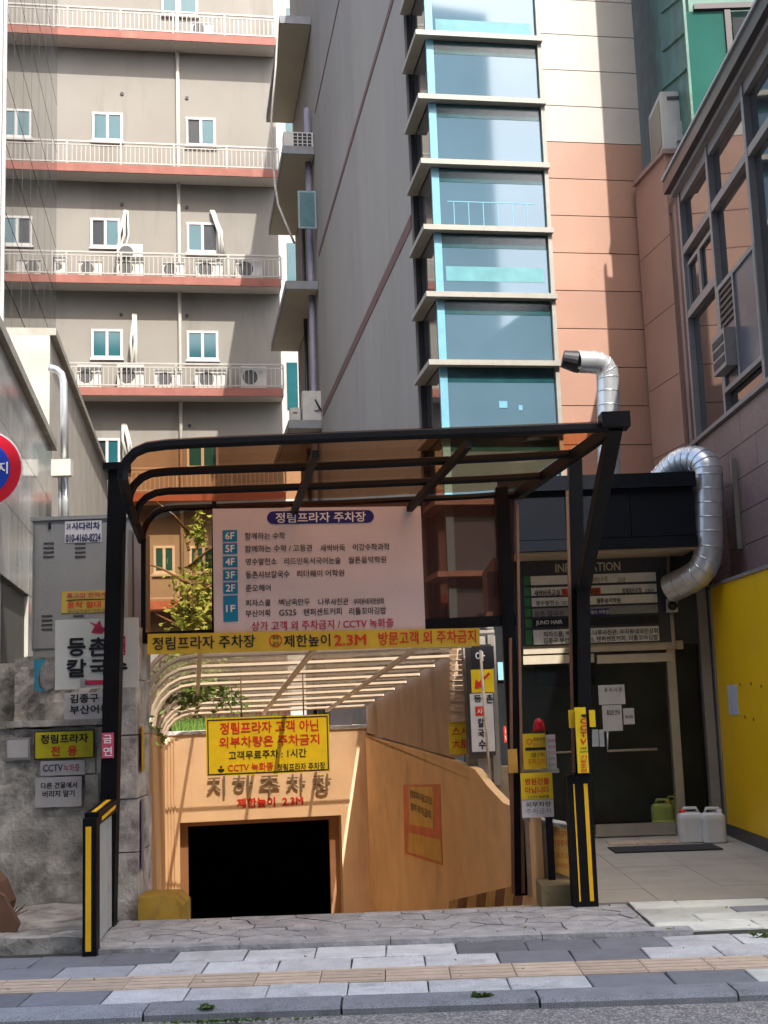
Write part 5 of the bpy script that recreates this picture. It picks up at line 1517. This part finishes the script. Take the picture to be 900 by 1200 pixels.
# ------------------------------------------------------------------ balcony air conditioners
PAf = PB
def balc_ac(px, py_base, wd, hgt, lab, fan=.5, v=-.05):
    o = hit(px, 300, PB); z = None
    base = Vector((o.x, o.y, 0)) - V * .50
    # slab height nearest this row
    zz_ = [CAMPOS.z + (q - CAMPOS.z) * (35 - DB) / 35 for q in zb]
    i = min(range(len(zz_)), key=lambda k: abs(zz_[k] - (hit(px, py_base, PB).z)))
    base.z = zz_[i] + .002 + (py_base < -1000)
    return base
labs = {1: 'top visible', 2: 'second', 3: 'third', 4: 'fourth'}
zreal = [CAMPOS.z + (q - CAMPOS.z) * (35 - DB) / 35 for q in zb]
def put_ac(row, px0, px1, hpx, pos, lift=0, extra=''):
    p0 = hit(px0, 300, PB); p1 = hit(px1, 300, PB); wd = (p1 - p0).dot(U)
    base = Vector((p0.x, p0.y, 0)) - V * .50 + Z * (zreal[row] + .015 + lift)
    h = hpx / FOC * 35 * 1.2
    t = thing('air_conditioner', base, '', 'air conditioner', 'air conditioners on the balconies')
    rowname = {1: 'topmost', 3: 'middle', 4: 'lower'}[row]
    t['label'] = f'white outdoor unit {pos} on the {rowname} salmon edged balcony{extra}'
    box('casing', base, U * wd, V * .32, Z * h, m_ac, t)
    c = base + U * wd * .36 + Z * h * .52
    MB().tube([c - V * .012, c + V * .01], min(h * .38, wd * .3), 12).build('fan_grille', m_dkgr, t)
    box('service_panel', base + U * wd * .78 - V * .008 + Z * h * .1, U * wd * .16, V * .007, Z * h * .8, m_frame, t)
    return t
put_ac(1, 226, 253, 17, 'standing alone')
for a, c, h_, pos, lf in ((64, 80, 20, 'at the far left end', 0), (94, 121, 17, 'second from the left', 0), (137, 169, 19, 'below another unit, third from the left,', 0), (138, 168, 19, 'stacked on top of another', .48), (190, 217, 18, 'left of the drain pipe end', 0), (229, 260, 20, 'second from the right', 0), (275, 306, 22, 'rightmost', 0)):
    put_ac(3, a, c, h_, pos, lf)
for a, c, h_, pos in ((93, 120, 24, 'leftmost'), (138, 169, 26, 'second from the left'), (181, 212, 19, 'in the middle'), (227, 263, 20, 'second from the right'), (279, 308, 24, 'rightmost')):
    put_ac(4, a, c, h_, pos)
# cable bundles hanging from wall holes
def cables(px, y0, y1, lean, lab):
    t = thing('cable_bundle', hit(px, y1, PB), lab, 'cables')
    for k in range(4):
        p = hit(px + k * 1.2, y0, PB) - V * .06; q = hit(px + lean + k * 2.2, y1, PB) - V * .35
        m_ = (p + q) / 2 + U * rr.uniform(-.1, .15) - V * .12
        tube('cable', [p, p * .75 + m_ * .25 - V * .05, m_, q], .045 if k < 2 else .03, m_pipe if k % 2 == 0 else m_ac, t, n=6)
cables(146, 248, 312, -9, 'pale cable bundle hanging left of the middle balcony doorway')
cables(247, 248, 306, 10, 'pale cable bundle hanging right above the middle balcony')
cables(156, 369, 440, -2, 'thick wrapped cable bundle dropping to the lower balcony')
cables(144, 498, 540, 6, 'white curved cable bundle just above the canopy corner')
# units on C's balconies
acb = CN + V * 12.0 - U * .74
def zs_of(py): return hit(376, py, PC).z + .1
t = thing('air_conditioner', acb, 'white box unit with black grille on the upper ledge of the grey wall', 'air conditioner')
p = acb + Z * (zs_of(145) + .003)
box('casing', p, U * .72, V * .4, Z * .40, m_ac, t)
gm = MB()
for i in range(4):
    for j in range(4): gm.box(p + U * (.24 + i * .115) - V * .006 + Z * (.03 + j * .09), U * .09, V * .005, Z * .07)
gm.build('grille_opening', m_ink, t, kind='stuff')
t = thing('air_conditioner', acb, 'tall white outdoor unit on the lowest ledge of the grey wall', 'air conditioner')
p = acb + Z * (zs_of(500) + .003) + U * .3
box('casing', p, U * .44, V * .35, Z * .72, m_ac, t)
box('pipe_cover', p + U * .28 - V * .05 + Z * .25, U * .12, V * .048, Z * .14, m_frame, t)
tube('hose', [p + U * .3 - V * .02 + Z * .5, p + U * .38 - V * .12 + Z * .3, p + U * .5 - V * .05 + Z * .12], .02, m_ink, t, n=6)
t = thing('air_conditioner', acb, 'small white unit left of the tall one on the lowest ledge of the grey wall', 'air conditioner')
box('casing', acb + Z * (zs_of(500) + .003) + V * .1 + U * .02, U * .24, V * .3, Z * .34, m_ac, t)
box('vent', acb + Z * (zs_of(500) + .2) + V * .092 + U * .08, U * .1, V * .007, Z * .03, m_ink, t)
tb = thing('teal_board', hit(365, 262, PC), 'teal framed board hung beside the grey wall above the balcony ledge', 'board')
p0_ = CN + V * 11.7 - U * .46
zA_, zB_ = hit(374, 262, PC).z, hit(374, 213, PC).z
box('frame', p0_ + Z * zA_, U * .44, V * .04, Z * (zB_ - zA_), flat('grey frame', (.25, .3, .33)), tb)
box('face', p0_ + Z * (zA_ + .04) + U * .04 - V * .006, U * .36, V * .005, Z * (zB_ - zA_ - .08), mat('teal face', (.05, .14, .16), rough=.4), tb)
# hanging white cable between the buildings
hc = thing('hanging_cable', at(330, 300, 27), 'long white slack cable hanging between the two tall buildings', 'cable')
tube('cable', [at(a, c, 27) for a, c in ((327, -20), (325, 40), (323, 80), (320, 115), (318, 140), (320, 180), (322, 215), (326, 240), (335, 262), (345, 285))], .028, m_pipe, hc, n=6)

# ------------------------------------------------------------------ greenery
tr = thing('small_tree', (-3.3, 14.2, 0), 'small leafy tree seen through the left orange canopy panel', 'tree')
tp = at(232, 640, 14.2)
tc_ = Vector((at(222, 690, 14.2).x, 14.2, 2.6))
tube('trunk', [Vector((-2.95, 14.3, 0)), Vector((-2.9, 14.25, 1.2)), tc_ - Z * .2, tc_ + Z * 1.1 + X * .12], [.07, .055, .04, .012], m_bark, tr, n=8)
for i in range(8):
    a = i * 2.4; p = tc_ + Z * (-.5 + i * .2)
    tube('limb', [p, p + Vector((math.cos(a) * .3, math.sin(a) * .25, .18)), p + Vector((math.cos(a) * .62, math.sin(a) * .5, .30))], [.02, .014, .006], m_bark, tr, n=5)
leaves('crown', tc_ - Z * .25, (.62, .6, .95), 1900, .042, m_leaf, tr, shell=.15, seed=4)
leaves('crown', tc_ + Z * .95 + X * .1, (.22, .25, .35), 260, .04, m_leaf, tr, shell=.1, seed=8)
leaves('crown', tc_ - Z * .9, (.55, .5, .45), 900, .042, m_leaf, tr, shell=.2, seed=5)
iv = thing('ivy_clump', onleft(14, 1.2), 'ivy spilling over the left ramp wall below the hoops', 'plant')
for k, (yy, zz_) in enumerate(((10.6, 1.36), (11.6, 1.3), (12.8, 1.26), (14.2, 1.2), (15.6, 1.14))):
    leaves('foliage', onleft(yy, zz_) - U * .10, (.16, .5, .17), 320, .03, m_leaf2 if k % 2 else m_leaf, iv, shell=.1, seed=20 + k)
gs = thing('grass_strip', e0 + V * .6, 'tufts of green grass growing behind the ramp end wall', 'grass')
rg = random.Random(5); vs = []; fs = []
for i in range(1500):
    p = e0 + U * (.1 + 1.5 * rg.random()) + V * (.35 + .7 * rg.random()) + Z * zt_e if False else e0 + U * (.1 + 1.6 * rg.random()) + V * (.3 + .7 * rg.random()) + Z * 1.06
    hgt = .14 + .22 * rg.random(); a = rg.random() * 6.28; dx = Vector((math.cos(a), math.sin(a), 0))
    j = len(vs); vs += [p - dx * .006, p + dx * .006, p + Z * hgt + Vector((rg.gauss(0, .06), rg.gauss(0, .06), 0))]; fs.append((j, j + 1, j + 2))
gg = ob('grass_blades', vs, fs, mat('fresh grass', (.11, .19, .03), rough=.6, var=.5, scale=12, bump=0), gs); gg['kind'] = 'stuff'
gp = box('planting_bed', e0 + V * .302 + Z * .97, U * 3.4, V * 4, Z * .1, mat('soil', (.08, .06, .04), rough=.95), gs)
# weeds in the paving joints
for px, py, y_, nm in ((242, 1180, 6.55, 'small weed tuft growing at the kerb, left of centre'), (568, 1170, 6.6, 'small weed tuft growing at the kerb, right of centre'), (788, 1099, 8.1, 'small weed tuft in the pale paving at right'), (893, 1108, 7.9, 'small weed tuft at the right edge of the paving')):
    p = at(px, py, y_); p.z = -.01
    t = thing('weed_tuft', p, nm, 'weed')
    leaves('foliage', p + Z * .02, (.07, .03, .02), 70, .018, m_leaf2, t, shell=.1, seed=int(px))
# moss line along the kerb foot
rg = random.Random(9); b = MB()
lf = leaves('foliage', (-.95, 6.44, -.03), (.75, .02, .012), 420, .010, m_leaf2, None, shell=.05, seed=77)
lf.name = 'moss'; tag(lf, 'thin line of moss and weeds along the foot of the kerb', 'moss')

# ------------------------------------------------------------------ building across the street (behind the viewer)
OB = Vector((-26, -17, 0))
bo = thing('street_building', OB, 'unseen beige office block across the street, sized for its shade', 'building')
box('wall', OB, X * 37, Y * 12, Z * 24, m_Bwall, bo)  # unseen block, height and width set for the shade it casts
for j in range(6):
    for i in range(11):
        box('window', OB + X * (1.2 + i * 3.0) + Y * 12.0 + Z * (2.2 + j * 3.6), X * 1.9, Y * .03, Z * 1.7, m_win, bo)
far = thing('street_building', (14, -30, 0), 'pale block farther along the opposite street side', 'building')
box('wall', (16, -34, 0), X * 26, Y * 12, Z * 12, m_Bwhite, far)
for j in range(3):
    for i in range(7): box('window', Vector((17.5 + i * 3.4, -21.99, 2 + j * 3.4)), X * 2, Y * .03, Z * 1.6, m_win, far)

# a little litter: dry leaves blown onto the paving
dl_ = thing('fallen_leaves', (0, 7.6, 0), 'a few dry brown leaves scattered over the pavers and apron', 'leaves')
rg = random.Random(21); vs = []; fs = []
m_dry = mat('dry leaf', (.22, .13, .05), rough=.8, var=.4, scale=20, bump=0)
for i in range(26):
    p = Vector((rg.uniform(-2.6, 2.4), rg.uniform(6.8, 9.0), .034)); a = Vector((rg.uniform(-1, 1), rg.uniform(-1, 1), .1)).normalized(); q = Vector((-a.y, a.x, rg.uniform(-.2, .2)))
    k = len(vs); s_ = rg.uniform(.012, .022); vs += [p - a * s_, p + q * s_ * .5, p + a * s_ + Z * .006, p - q * s_ * .5]; fs.append((k, k + 1, k + 2, k + 3))
lv_ = ob('leaf_scatter', vs, fs, m_dry, dl_); lv_['kind'] = 'stuff'
